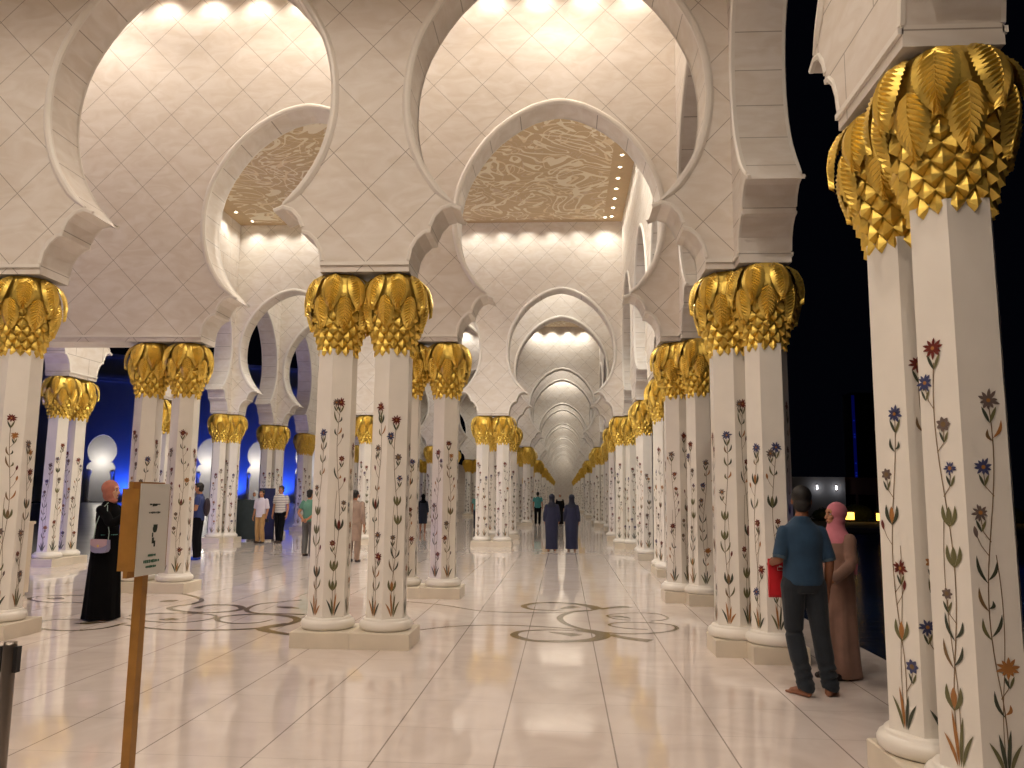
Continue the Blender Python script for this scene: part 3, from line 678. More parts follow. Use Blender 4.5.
# hedge clumps
M_hedge=mat('hedge_leaves','2E3F22',.8,noise=.5,nscale=6)
rnd=random.Random(4)
for i,(x,y,w_,h_) in enumerate(((24.2,69,1.5,1.5),(27.2,69.5,1.6,1.7),(30.5,70,2.0,1.6),(33.6,70,1.6,1.8),(36.5,70,1.8,1.5),(21.6,69,1.2,1.1))):
    mb=MB()
    for j in range(420):
        a=rnd.uniform(0,2*PI); ph=math.acos(rnd.uniform(-.2,1)); r=rnd.uniform(.75,1.0)
        p=Vector((w_*r*math.sin(ph)*math.cos(a),w_*.6*r*math.sin(ph)*math.sin(a),h_*r*math.cos(ph)*.95+.05)); 
        if p.z<0: p.z=0.02
        s=.09; d1=Vector((rnd.uniform(-1,1),rnd.uniform(-1,1),rnd.uniform(-1,1))).normalized()*s; d2=Vector((rnd.uniform(-1,1),rnd.uniform(-1,1),rnd.uniform(-1,1))).normalized()*s*.6
        mb.add([p-d1,p+d2,p+d1,p-d2],[(0,1,2,3)])
    mb.ell((0,0,h_*.42),(w_*.85,w_*.5,h_*.5),n=12,m=8)
    o=mb.build('shrub',M_hedge); o.location=(x,y,-.25); tag(o,'dark rounded shrub in front of the low building beyond the pool','shrub','shrubs before the low building','thing')
# tower
t=thing('tower_block','distant dark tower with a thin blue light strip down its left edge','tower',(43.6,120,-.25))
M_tw=mat('tower_concrete','191C22',.8); M_strip=mat('blue_light_strip','2238C0',.5,emit='1A2CFF',estr=.03); M_stripb=mat('blue_light_spot','3A58FF',.5,emit='3050FF',estr=.2)
mb=MB(); mb.box((-1.6,0,0),(1.6,3.5,17.2)); 
for z in range(1,17): mb.box((-1.62,-.04,z),(1.62,0,z+.07))
mb.build('tower_body',M_tw,t)
mb=MB(); mb.box((-1.55,-.12,3.5),(-1.15,-.04,16.8)); mb.build('light_strip',M_strip,t)
for z in (5.0,5.4,6.8,10.6,11.0,13.0): mb=MB(); mb.box((-1.45,-.2,z),(-1.25,-.12,z+.15)); mb.build('light_spot',M_stripb,t)

# ------------------------------------------------------------------ wooden sign
M_wood=mat('honey_wood','AE7C34',.45,noise=.22,nscale=9); M_paper=mat('sign_sheet','ECEAE2',.5); M_ink=mat('sign_ink','2B3A30',.6); M_inkg=mat('sign_green_ink','3E6E56',.6)
sx,sy=-1.905,3.6
t=thing('notice_sign','wooden notice board with a pale printed sheet, on a slim wooden post at lower left','sign',(sx,sy,0),math.radians(86))
mb=MB(); mb.box((-.022,-.02,0),(.022,.02,1.32)); mb.box((-.2,-.16,0),(.2,.16,.02)); pp=mb.build('post',M_wood,t)
bm=bmesh.new(); bmesh.ops.create_cube(bm,size=1); bmesh.ops.scale(bm,vec=(.25,.08,.42),verts=bm.verts); bmesh.ops.bevel(bm,geom=[e for e in bm.edges if abs((e.verts[0].co-e.verts[1].co).x)>.05],offset=.03,segments=8,affect='EDGES'); bmesh.ops.translate(bm,vec=(0,0,1.505),verts=bm.verts)
me=bpy.data.meshes.new('board'); bm.to_mesh(me); bm.free(); mesh_obj('board',me,M_wood,t)
mb=MB(); mb.box((-.118,-.045,1.302),(.112,-.040,1.708)); sheet=mb.build('sheet',M_paper,t)
mb=MB(); rnd=random.Random(2)
def scrib(z,w_,h_,n,mi=0,cx=-.002):
    x=cx-w_/2
    for i in range(n):
        ww=w_/n*rnd.uniform(.5,.9); hh=h_*rnd.uniform(.6,1); mb.box((x,-.0464,z-hh/2),(x+ww,-.045,z+hh/2),mi); x+=w_/n
for a_ in ((1.615,.085,.007,7),(1.612,.04,.012,3),(1.578,.09,.009,8),(1.388,.062,.010,6,1),(1.362,.125,.015,9,1),(1.338,.085,.012,6,1)):
    mb=MB(); scrib(*a_); mb.build('printed_line',[M_ink,M_inkg],sheet)
mb=MB()
# drawing of a hanging cloth and figure
mb.lathe([(.017,0),(.017,.001)],12,0,Matrix.Translation((.006,-.0464,1.505))@Matrix.Rotation(PI/2,4,'X'))
mb.box((-.004,-.0464,1.508),(.026,-.045,1.524)); mb.box((-.012,-.0464,1.468),(-.004,-.045,1.488)); mb.box((-.01,-.0464,1.44),(.004,-.045,1.466)); mb.box((.006,-.0464,1.425),(.016,-.045,1.452))
mb.build('printed_drawing',[M_ink,M_inkg],sheet)
# ------------------------------------------------------------------ belt barrier post at the left edge
M_steel=mat('brushed_steel','8E857C',.3,.9); M_blk=mat('black_plastic','141212',.45)
t=thing('barrier_post','brushed steel belt barrier post with black belt clips at the lower left edge','barrier post',(-2.56,3.7,0))
mb=MB(); mb.lathe([(.03,.02),(.03,.955),(.027,.975),(.0,.975)],20,cap=False); mb.build('pole',M_steel,t,True)
mb=MB(); mb.lathe([(.17,0),(.17,.012),(.12,.03),(.035,.045)],28); mb.build('base',M_steel,t,True)
for s in (-1,1): mb=MB(); mb.box((s*.028-.009*(1-s),-.016,.84),(s*.028+.009*(1+s),.016,.955)); mb.build('belt_clip',M_blk,t)
# ------------------------------------------------------------------ white box stand behind the left edge column
M_wht=mat('white_laminate','E6DAC6',.4); M_teal=mat('teal_tag','2E6A62',.5)
t=thing('white_cabinet','plain white box stand with a small teal tag, behind the left edge column','cabinet',(-8.78,12.4,0))
mb=MB(); mb.box((-.27,-.2,.05),(.27,.2,1.12)); mb.box((-.29,-.22,1.12),(.29,.22,1.16)); mb.box((-.24,-.17,0),(.24,.17,.05)); mb.build('box',M_wht,t)
mb=MB(); mb.box((.05,-.209,.22),(.17,-.2,.42)); mb.build('tag_label',M_teal,t)
# ------------------------------------------------------------------ dark blue screens between the far columns
M_scr=mat('blue_screen_cloth','1E2450',.7,noise=.15); M_scr2=mat('grey_green_screen','2E3A40',.6,noise=.15)
t=thing('folding_screen','tall dark blue partition screen left of the man in the white shirt','screen',(-10.3,27.2,0),.1)
mb=MB(); mb.box((-.12,-.03,.05),(.42,.03,1.78)); mb.build('panel',M_scr,t)
mb=MB(); mb.box((-.9,-.04,.05),(-.14,.04,1.38)); mb.build('low_panel',M_scr2,t)
mb=MB(); 
for x in (-.9,-.14,.42): mb.box((x-.02,-.12,0),(x+.02,.12,.05)); mb.box((x-.02,-.02,.04),(x+.02,.02,1.4))
mb.build('frame',M_blk,t)

# ------------------------------------------------------------------ people
def skinm(name,c): return mat(name,c,.55,noise=.06,nscale=20)
M_skin=skinm('skin_warm','B07A58'); M_skinl=skinm('skin_light','D0A184'); M_skind=skinm('skin_brown','8A5A40')
M_hair=mat('dark_hair','17110E',.6,noise=.3,nscale=60); M_eye=mat('eye_white','E8E2DA',.3); M_iris=mat('iris','20140F',.25); M_lip=mat('lip','8E4A42',.5)
def cloth(name,c,n=.12,s=7,r=.85): return mat(name,c,r,noise=n,nscale=s,sheen=0 if 'black' in name else .12,spec=.15 if 'black' in name else .4)
class Fig:
    """a figure laid out in its own frame: x to its left, facing -y, z up; every layer is a union of soft volumes fused into one surface"""
    def __init__(s,name,label,loc,rz,h=1.72,vox=.009,cat='person'):
        s.k=h/1.72; s.t=thing(name,label,cat,(loc[0],loc[1],loc[2] if len(loc)>2 else 0),rz); s.vox=vox
    def layer(s,name,mb,m,vox=None,smooth=4,label=None):
        mb.v=[tuple(c*s.k for c in v) for v in mb.v]
        o=mb.build(name,m,s.t,True)
        r=o.modifiers.new('fuse','REMESH'); r.mode='VOXEL'; r.voxel_size=vox or s.vox; r.use_smooth_shade=True
        if smooth:
            q=o.modifiers.new('soften','SMOOTH'); q.iterations=smooth; q.factor=.5
        if label: o['label']=label
        return o
def limb(mb,pts,rad,flat=1.0,n=14):
    c=catmull([tuple(p)+(r,) for p,r in zip(pts,rad)],5)
    mb.tube([q[:3] for q in c],[q[3] for q in c],n,flat=flat)
    mb.ell(pts[0],(rad[0],)*3,n=12,m=8); mb.ell(pts[-1],(rad[-1],)*3,n=12,m=8)
def sleeve(mb,pts,rad,n=16,close=True):
    c=catmull([tuple(p)+(r,) for p,r in zip(pts,rad)],5)
    mb.tube([q[:3] for q in c],[q[3] for q in c],n)
    if close: mb.ell(pts[0],(rad[0],)*3,n=12,m=8)
def rings(mb,rs,n=28,wob=0,seed=0,folds=0):
    """rs: (z, half width, half depth, cx, cy)"""
    rs=catmull([tuple(r)+((0,0) if len(r)==3 else ()) for r in rs],4)
    vs=[];fs=[]; rnd=random.Random(seed); ph=rnd.uniform(0,6)
    for z,a,b,cx,cy in rs:
        for i in range(n):
            t=2*PI*i/n; w=1+(wob*math.sin(folds*t+ph+z*1.3) if folds else 0)*max(0,min(1,(1.25-z)))
            vs.append((cx+a*w*math.cos(t),cy+b*w*math.sin(t),z))
    m=len(rs)
    for j in range(m-1):
        for i in range(n):
            k=(i+1)%n; fs.append((j*n+i,j*n+k,(j+1)*n+k,(j+1)*n+i))
    fs.append(tuple(range(n))[::-1]); fs.append(tuple((m-1)*n+i for i in range(n)))
    mb.add(vs,fs)
def hand(mb,w,d,palm,side,curl=.5,spread=.0,sc=1.0):
    """w wrist, d hand direction, palm = way the palm faces, side = way the thumb points"""
    w=Vector(w); d=Vector(d).normalized(); palm=Vector(palm); palm=(palm-d*palm.dot(d)).normalized(); side=Vector(side); side=(side-d*side.dot(d)-palm*side.dot(palm)).normalized()
    R=Matrix((side,palm,d)).transposed()
    mb.ell(w+d*.045*sc,(.040*sc,.017*sc,.052*sc),R=R,n=14,m=8)
    mb.tube([w-d*.02,w+d*.03*sc],[.024*sc,.028*sc],10)
    for i,(o,L) in enumerate(((.030,.070),(.010,.080),(-.010,.074),(-.029,.058))):
        b=w+d*.082*sc+side*o*sc*1.0; a=curl*.6; 
        d1=(d*math.cos(a)+palm*math.sin(a)+side*o*spread*6).normalized(); m1=b+d1*L*.45*sc
        a2=curl*1.5; d2=(d*math.cos(a2)+palm*math.sin(a2)).normalized(); m2=m1+d2*L*.32*sc
        a3=curl*2.2; d3=(d*math.cos(a3)+palm*math.sin(a3)).normalized(); m3=m2+d3*L*.25*sc
        limb(mb,[b-d*.02*sc,m1,m2,m3],[.0095*sc,.0085*sc,.008*sc,.0068*sc],n=8)
    b=w+d*.03*sc+side*.030*sc; m1=b+(d*.6+side*.75+palm*.25).normalized()*.036*sc; m2=m1+(d*.9+side*.25+palm*.35).normalized()*.030*sc
    limb(mb,[b-side*.01,m1,m2],[.013*sc,.011*sc,.009*sc],n=8)
def head(mb,c,yaw=0,pitch=0,ears=True):
    """returns the head frame"""
    M=Matrix.Translation(c)@Matrix.Rotation(yaw,4,'Z')@Matrix.Rotation(pitch,4,'X')
    mb.ell((0,.015,.03),(.076,.094,.092),M=M,n=20,m=14)
    mb.ell((0,-.015,-.035),(.060,.072,.075),M=M,n=18,m=12)
    mb.ell((0,-.045,-.085),(.034,.032,.028),M=M,n=12,m=8)
    mb.ell((0,-.060,.040),(.055,.026,.030),M=M,n=12,m=8)           # brow
    mb.tube([(0,-.080,.022),(0,-.098,-.012),(0,-.100,-.026)],[.008,.012,.014],10,M=M); mb.ell((0,-.098,-.026),(.017,.013,.011),M=M,n=10,m=8)
    for s_ in (-1,1):
        mb.ell((s_*.040,-.062,-.018),(.022,.020,.022),M=M,n=10,m=8)  # cheek
        if ears: mb.ell((s_*.078,.010,-.002),(.010,.020,.031),M=M,n=10,m=8)
    mb.ell((0,-.082,-.058),(.024,.010,.012),M=M,n=10,m=6)
    return M
def face_parts(F,M):
    K=Matrix.Scale(F.k,4)
    for s_ in (-1,1):
        mb=MB(); mb.ell((s_*.031,-.069,.012),(.0135,.0085,.0080),M=M,n=12,m=8); mb.ell((s_*.031,-.0765,.012),(.0055,.003,.0058),1,M=M,n=10,m=6)
        mb.tube([(s_*.016,-.0845,.031),(s_*.032,-.084,.035),(s_*.045,-.074,.031)],[.003,.004,.002],6,1,M=M)
        mb.v=[tuple(K@Vector(v)) for v in mb.v]; mb.build('eye',[M_eye,M_iris],F.t,True)
    mb=MB(); mb.ell((0,-.0895,-.056),(.021,.006,.0070),M=M,n=14,m=6); mb.v=[tuple(K@Vector(v)) for v in mb.v]; mb.build('lips',M_lip,F.t,True)
def std_body(mb,J,foot=True,feet_dir=((0,-1),(0,-1)),bare=True,torso=True,lean=0):
    if torso:
        rings(mb,[(.86,.15,.10),(.95,.165,.11),(1.08,.14,.095),(1.22,.155,.10),(1.32,.155,.09),(1.38,.12,.07),(1.43,.07,.06)])
    nb=J.get('neckb',(0,.01,1.42)); hd=J.get('head',(0,-.01,1.60))
    limb(mb,[nb,((nb[0]+hd[0])/2,(nb[1]+hd[1])/2+.012,(nb[2]+hd[2])/2),(hd[0],hd[1]+.015,hd[2]-.05)],[.062,.054,.052])
    for i,sd in enumerate('LR'):
        limb(mb,[J['hip'+sd],((J['hip'+sd][0]+J['kn'+sd][0])/2,(J['hip'+sd][1]+J['kn'+sd][1])/2,(J['hip'+sd][2]+J['kn'+sd][2])/2),J['kn'+sd]],[.088,.074,.056])
        limb(mb,[J['kn'+sd],tuple(Vector(J['kn'+sd]).lerp(Vector(J['an'+sd]),.35)),J['an'+sd]],[.054,.056,.036])
        limb(mb,[J['sh'+sd],tuple(Vector(J['sh'+sd]).lerp(Vector(J['el'+sd]),.5)),J['el'+sd]],[.055,.047,.038])
        limb(mb,[J['el'+sd],tuple(Vector(J['el'+sd]).lerp(Vector(J['wr'+sd]),.3)),J['wr'+sd]],[.038,.038,.026])
        if foot:
            a=Vector(J['an'+sd]); fd=Vector((feet_dir[i][0],feet_dir[i][1],0)).normalized(); sdv=Vector((-fd.y,fd.x,0))
            base=Vector((a.x,a.y,a.z-.09+.0))
            limb(mb,[a,base-fd*.03+Vector((0,0,.035))],[.034,.034])
            limb(mb,[base-fd*.03+Vector((0,0,.032)),base+fd*.06+Vector((0,0,.036)),base+fd*.14+Vector((0,0,.022))],[.032,.036,.026])
            if bare:
                for q,(o,L) in enumerate(((-.026,.045),(-.010,.040),(.004,.036),(.016,.031),(.027,.025))):
                    sgn=1 if sd=='L' else -1
                    b=base+fd*.15+sdv*o*-sgn+Vector((0,0,.013)); limb(mb,[b-fd*.02,b+fd*L*.6],[.012,.0095 if q else .012],n=8)
STD=dict(hipL=(.095,0,.90),hipR=(-.095,0,.90),knL=(.10,-.01,.49),knR=(-.10,-.01,.49),anL=(.10,.02,.09),anR=(-.10,.02,.09),
         shL=(.185,.01,1.385),shR=(-.185,.01,1.385),elL=(.235,.03,1.10),elR=(-.235,.03,1.10),wrL=(.245,-.03,.86),wrR=(-.245,-.03,.86),head=(0,-.01,1.60))
def J(**k): d=dict(STD); d.update(k); return d
def hair_cap(F,M,m,size=1.0,name='hair',low=-.02,back=0):
    mb=MB(); mb.ell((0,.030,.045),(.085*size,.094*size,.090*size),M=M,n=20,m=14); mb.ell((0,.055+back,.0+low),(.076*size,.062*size,.07*size),M=M,n=16,m=10)
    mb.ell((0,-.035,.088),(.062,.042,.030),M=M,n=14,m=8)
    for s_ in (-1,1): mb.ell((s_*.075,-.005,.035),(.010,.03,.035),M=M,n=10,m=6)
    return F.layer(name,mb,m,max(.007,F.vox*.9),3)
def trousers_mb(j,ankle=.075,leg=.10,knee=.078,waist=1.02,cuffz=None,bunch=0,top=(.165,.118)):
    mb=MB(); rings(mb,[(.84,.15,.11),(.90,.178,.128),(.96,top[0]+.008,top[1]+.004),(waist,top[0],top[1])])
    for sd in 'LR':
        h,k_,a=Vector(j['hip'+sd]),Vector(j['kn'+sd]),Vector(j['an'+sd]); b=a+Vector((0,0,-.03 if cuffz is None else cuffz))
        pts=[h,h.lerp(k_,.5),k_,k_.lerp(a,.5)]; rad=[leg,(leg+knee)/2,knee,(knee+ankle)/2+.004]
        if bunch:
            for q in range(6): pts.append(k_.lerp(a,.62+.38*q/5)+Vector((.008*(-1)**q,.006*(-1)**(q+1),0))); rad.append(ankle*(1.12 if q%2 else .94))
        else: pts+= [k_.lerp(a,.8)]; rad+= [ankle]
        pts.append(b); rad.append(ankle)
        sleeve(mb,pts,rad)
    return mb
def shirt_mb(j,hem=.86,w=.185,d=.128,slv=.62,sr=(.070,.062,.058),long=None,collar=True,s0=.072):
    mb=MB(); rings(mb,[(hem,w+.0,d+.004),(hem+.12,w-.008,d),(1.12,w-.012,d-.004),(1.25,w+.008,d+.004),(1.34,w+.002,d-.008),(1.385,w-.025,d-.03),(1.42,w-.07,d-.045),(1.46,.075,.070)])
    for sd in 'LR':
        s_,e,w_=Vector(j['sh'+sd]),Vector(j['el'+sd]),Vector(j['wr'+sd])
        if long is None: sleeve(mb,[s_,s_.lerp(e,slv*.5),s_.lerp(e,slv)],[s0*.88,sr[1]+.004,sr[2]+.006])
        else: sleeve(mb,[s_,s_.lerp(e,.5),e,e.lerp(w_,long)],[.072,.064,.056,.046])
    if collar: mb.tube([(0,.012,1.43),(0,.008,1.475)],[.075,.064],18)
    return mb

# ---- the man in jeans, back to the camera
F=Fig('person','man in dark teal shirt and jeans, seen from behind, barefoot, holding a red bag',(2.08,7.30),math.radians(184),1.765,.0085)
j=J(hipL=(.09,0,.90),hipR=(-.09,.0,.90),knL=(.075,-.05,.49),knR=(-.135,-.01,.49),anL=(.03,.03,.09),anR=(-.185,.0,.09),
    shL=(.155,.01,1.34),shR=(-.155,.01,1.34),elL=(.215,.05,1.12),elR=(-.215,.04,1.10),wrL=(.22,-.17,1.06),wrR=(-.225,-.06,.86),head=(-.012,-.01,1.60))
# figure's right hand side is on the picture's right
mb=MB(); std_body(mb,j,feet_dir=((.45,-.85),(-.5,-.8))); HM=head(mb,Vector(j['head']),yaw=-.25,pitch=.08)
hand(mb,j['wrL'],(-.15,-.9,-.25),(-.9,.1,-.2),(0,0,1),.9); hand(mb,j['wrR'],(.02,-.10,-1),(1,0,0),(0,-1,0),.35)
F.layer('body',mb,M_skind,.0065,2); face_parts(F,HM)
hair_cap(F,HM,M_hair,1.0,low=-.03)
F.layer('shirt',shirt_mb(j,.90,.176,.128,slv=.92,sr=(.062,.056,.054),s0=.066),cloth('denim_blue_shirt','24405A',.2),.010,3)
F.layer('jeans',trousers_mb(j,.066,.102,.076,1.0,-.035,bunch=1),cloth('dark_jeans','20262E',.2),.0085,1)
mb=MB()
for sd in 'LR':
    e=Vector(j['el'+sd]); w_=Vector(j['wr'+sd]); mb.tube([Vector(j['sh'+sd]).lerp(e,.84),e],[.058,.056],16)
F.layer('rolled_cuff',mb,mat('cuff_cloth','3E5262',.85),.009,1)
# red bag hangs from his left hand
M_redbag=mat('red_bag','C8202A',.45); M_bagw=mat('bag_print','E8D8D0',.5)
MAN=Matrix.Translation((1.98,7.30,0))@Matrix.Rotation(math.radians(184),4,'Z')@Matrix.Scale(1.765/1.72,4)
hp=MAN@Vector((.215,-.27,1.035))
t=thing('shopping_bag','flat bright red carrier bag with a small white print, held beside the man in jeans','bag',(1.91,7.42,.80),math.radians(4))
mb=MB()
vs=[];fs=[]
prof=[(0,.045,.012),(.02,.05,.022),(.16,.056,.026),(.30,.054,.018),(.335,.052,.010)]
W=.10
for z,dd,tt in prof:
    for x in (-W,-W*.5,0,W*.5,W): vs.append((x,-tt*(1-.25*abs(x)/W),z))
    for x in (W,W*.5,0,-W*.5,-W): vs.append((x,tt*(1-.25*abs(x)/W),z))
for a in range(len(prof)-1):
    for i in range(10): fs.append((a*10+i,a*10+(i+1)%10,(a+1)*10+(i+1)%10,(a+1)*10+i))
fs.append(tuple(range(10))[::-1]); fs.append(tuple(40+i for i in range(10)))
mb.add(vs,fs); mb.build('pouch',M_redbag,t)
mb=MB()
for s_ in (-1,1): mb.tube([(-.045,s_*.012,.33),(-.03,s_*.01,.40),(.0,0,.425),(.03,s_*.01,.40),(.045,s_*.012,.33)],.005,6)
mb.build('handle',M_redbag,t,True)
mb=MB()
for a,b in (((-.028,-.0285,.235),(.028,-.0275,.239)),((-.028,-.0285,.262),(.028,-.0275,.266)),((-.028,-.0285,.235),(-.024,-.0275,.266)),((.024,-.0285,.235),(.028,-.0275,.266)),((-.012,-.029,.266),(.012,-.0275,.276)),((.03,-.0285,.03),(.06,-.0275,.036))): mb.box(a,b)
mb.build('white_print',M_bagw,t)

# ---- woman in pink headscarf
F=Fig('person','woman in a pink headscarf and long dusty rose dress beside the man in jeans',(2.62,8.05),math.radians(-62),1.62,.0095)
j=J(shL=(.165,.01,1.36),shR=(-.165,.01,1.36),wrL=(.15,-.27,.95),elL=(.20,-.03,1.12),wrR=(-.13,-.20,.95),elR=(-.19,.0,1.12),anL=(.07,.0,.09),anR=(-.07,.0,.09),hipL=(.062,0,.90),hipR=(-.062,0,.90),knL=(.07,0,.49),knR=(-.07,0,.49))
mb=MB(); std_body(mb,j,bare=False); HM=head(mb,Vector(j['head']),yaw=-.25,pitch=.02,ears=False)
hand(mb,j['wrR'],(.25,-.35,-.9),(.6,0,-.2),(.3,-1,0),.4); hand(mb,j['wrL'],(-.2,-.35,-.9),(-.7,0,0),(-.3,-1,0),.4)
F.layer('body',mb,M_skin,.0068,2); face_parts(F,HM)
mb=MB(); rings(mb,[(.015,.19,.20),(.25,.175,.18),(.6,.17,.165),(.9,.178,.155),(1.1,.158,.135),(1.25,.16,.135),(1.34,.165,.12),(1.41,.12,.09),(1.47,.07,.065)],wob=.07,folds=7)
for sd in 'LR':
    s_,e,w_=Vector(j['sh'+sd]),Vector(j['el'+sd]),Vector(j['wr'+sd]); sleeve(mb,[s_,s_.lerp(e,.5),e,e.lerp(w_,.9)],[.064,.060,.058,.054])
F.layer('dress',mb,cloth('dusty_rose_dress','8A6A5C',.2,5),.011,3)
def hijab(F,HM,m,drape=True,tail=None):
    mb=MB(); mb.ell((0,.028,.035),(.096,.105,.104),M=HM,n=22,m=16); mb.ell((0,.018,-.05),(.088,.088,.09),M=HM,n=20,m=12)
    mb.ell((0,-.018,-.118),(.066,.070,.045),M=HM,n=16,m=10)
    if drape: rings(mb,[(1.30,.165,.125),(1.38,.16,.12),(1.45,.105,.095),(1.53,.078,.082)],wob=.04,folds=5)
    if tail: mb.tube(tail[0],tail[1],12,flat=.5)
    return F.layer('headscarf',mb,m,.009,3)
hijab(F,HM,cloth('pink_scarf','CB7A88',.12,9),tail=([(0,.10,1.40),(.02,.16,1.28),(.03,.19,1.12),(.03,.19,1.0)],[.10,.09,.07,.05]))
mb=MB()
for s_ in (-1,1): limb(mb,[(s_*.09,.03,.03),(s_*.09,-.10,.035),(s_*.095,-.23,.025)],[.034,.04,.03])
F.layer('shoe',mb,mat('dark_shoe','1C1213',.5),.008,2)
M_rose=None

# ---- woman in black on the left, arms raised with a phone
F=Fig('person','woman in a long black abaya and peach headscarf, arms raised, lilac purse at her hip',(-6.02,10.42),math.radians(84),1.79,.0095)
j=J(shL=(.155,.0,1.36),shR=(-.155,.0,1.36),elL=(.19,-.22,1.22),wrL=(.10,-.42,1.36),elR=(-.19,-.20,1.20),wrR=(-.08,-.44,1.36),head=(0,-.02,1.595))
mb=MB(); std_body(mb,j,bare=False); HM=head(mb,Vector(j['head']),yaw=.10,pitch=.04,ears=False)
hand(mb,j['wrL'],(-.5,-.6,.5),(-.7,0,-.2),(0,0,1),.7); hand(mb,j['wrR'],(.5,-.6,.5),(.7,0,-.2),(0,0,1),.7)
F.layer('body',mb,M_skinl,.007,2); face_parts(F,HM)
mb=MB(); rings(mb,[(.015,.21,.22),(.2,.20,.205),(.5,.19,.19),(.85,.19,.165),(1.0,.17,.14),(1.12,.155,.125),(1.25,.165,.135),(1.34,.168,.12),(1.41,.12,.09),(1.47,.07,.065)],wob=.07,folds=6,seed=3)
for sd in 'LR':
    s_,e,w_=Vector(j['sh'+sd]),Vector(j['el'+sd]),Vector(j['wr'+sd]); sleeve(mb,[s_,s_.lerp(e,.5),e,e.lerp(w_,.88)],[.060,.058,.056,.052])
F.layer('abaya',mb,cloth('black_abaya','050507',.3,5,.95),.011,3)
hijab(F,HM,cloth('peach_scarf','B4705E',.2,14),drape=False)
mb=MB(); rings(mb,[(1.04,.162,.134),(1.055,.162,.134)],24); F.layer('waist_cord',mb,mat('teal_cord','3E7A72',.6),.008,0)
t=thing('phone','dark phone held up by the woman in black','phone',(-6.02+.55,10.40,1.45),math.radians(72))
bm=bmesh.new(); bmesh.ops.create_cube(bm,size=1); bmesh.ops.scale(bm,vec=(.075,.009,.15),verts=bm.verts); bmesh.ops.bevel(bm,geom=list(bm.edges),offset=.003,segments=2,affect='EDGES'); me=bpy.data.meshes.new('phone_body'); bm.to_mesh(me); bm.free(); mesh_obj('phone_body',me,M_blk,t)
mb=MB(); mb.box((-.034,.0045,-.07),(.034,.0052,.07)); mb.build('screen',mat('phone_screen','9FB4D0',.2,emit='8FA8D8',estr=.6),t)
# purse on a long strap
M_lil=mat('lilac_leather','8A86A6',.5,noise=.06); M_strap=mat('pale_strap','8FA39A',.6)
PUR=(-5.96,10.18,.875)
t=thing('purse','small lilac flap purse on a thin strap, worn by the woman in black','purse',PUR,math.radians(-6))
mb=MB(); vs=[];fs=[]
o_=[(-.11,.16),(-.12,.05),(-.10,.01),(-.05,-.005),(.05,-.005),(.10,.01),(.12,.05),(.11,.16)]; n=len(o_)
mb.add([(x,-.035,z) for x,z in o_]+[(x,.035,z) for x,z in o_],[tuple(range(n)),tuple(range(n,2*n))[::-1]]+[(i,n+i,n+(i+1)%n,(i+1)%n) for i in range(n)]); mb.build('pouch',M_lil,t)
mb=MB(); o_=[(-.115,.17),(-.115,.10),(-.06,.07),(0,.055),(.06,.07),(.115,.10),(.115,.17)]; n=len(o_)
mb.add([(x,-.047,z) for x,z in o_]+[(x,-.036,z) for x,z in o_],[tuple(range(n)),tuple(range(n,2*n))[::-1]]+[(i,n+i,n+(i+1)%n,(i+1)%n) for i in range(n)])
fl=mb.build('flap',mat('pink_leather','B0949E',.5),t)
mb=MB(); mb.lathe([(.014,0),(.014,.006)],14,0,Matrix.Translation((0,-.047,.085))@Matrix.Rotation(PI/2,4,'X')); mb.build('clasp',M_gold,fl)
mb=MB(); mb.tube([(-.105,0,.15),(-.10,.02,.35),(-.055,.05,.55),(-.02,.12,.635)],.0055,6); mb.tube([(.105,0,.15),(.10,.015,.26),(.05,.02,.45),(.0,.08,.60)],.0055,6); mb.build('strap',M_strap,t,True)

# ---- man in blue shirt with blue socks
def casual(label,loc,rz,h,shirt,trous,hairm=M_hair,skin=M_skin,j=None,vox=.013,hem=.88,slv=.62,long=None,hat=None,socks=None,faces=True,shoe='3A2A22',tw=None,hl=None,hr=None,yaw=0,hm=True,tucked=False):
    F=Fig('person',label,loc,rz,h,vox); j=j or J()
    mb=MB(); std_body(mb,j,bare=False); HM=head(mb,Vector(j['head']),yaw=yaw)
    hand(mb,j['wrL'],*(hl or ((0,-.15,-1),(-1,0,0),(0,-1,0),.4))); hand(mb,j['wrR'],*(hr or ((0,-.15,-1),(1,0,0),(0,-1,0),.4)))
    F.layer('body',mb,skin,.0085,2)
    if faces: face_parts(F,HM)
    if hat:
        mb=MB(); mb.ell((0,.012,.075),(.092,.105,.062),M=HM,n=18,m=10); mb.tube([(0,-.07,.062),(0,-.15,.050)],[.068,.052],16,M=HM,flat=.12); F.layer('cap',mb,hat,.008,1)
        hair_cap(F,HM,hairm,.95)
    else: hair_cap(F,HM,hairm)
    F.layer('trousers',trousers_mb(j,.07,.102,.08,1.02,-.03),trous,vox*.9,2)
    F.layer('shirt',shirt_mb(j,hem,long=long,slv=slv),shirt,vox*.9,2)
    mb=MB()
    for sd in 'LR':
        a=Vector(j['an'+sd]); limb(mb,[(a.x,a.y+.03,.036),(a.x,a.y-.07,.038),(a.x,a.y-.17,.028)],[.036,.042,.032])
        if socks: limb(mb,[(a.x,a.y+.005,.05),(a.x,a.y,.13)],[.04,.042])
    F.layer('socks' if socks else 'shoes',mb,socks or mat('shoe_leather',shoe,.5),.009,2)
    return F
M_bsh=cloth('navy_blue_shirt','2C3A6E'); M_blkt=cloth('black_trousers','0C0C10')
F=casual('man in a blue shirt, black trousers and bright blue socks behind the sign post',(-8.95,19.45),math.radians(-78),1.86,M_bsh,M_blkt,
    j=J(elL=(.23,-.02,1.13),wrL=(.12,-.26,1.14),elR=(-.23,-.02,1.13),wrR=(-.12,-.26,1.16),head=(0,-.04,1.60)),socks=cloth('blue_socks','2A48B8'),
    hl=((-.6,-.7,.1),(0,0,1),(0,-1,0),.6),hr=((.6,-.7,.2),(0,0,1),(0,-1,0),.6))
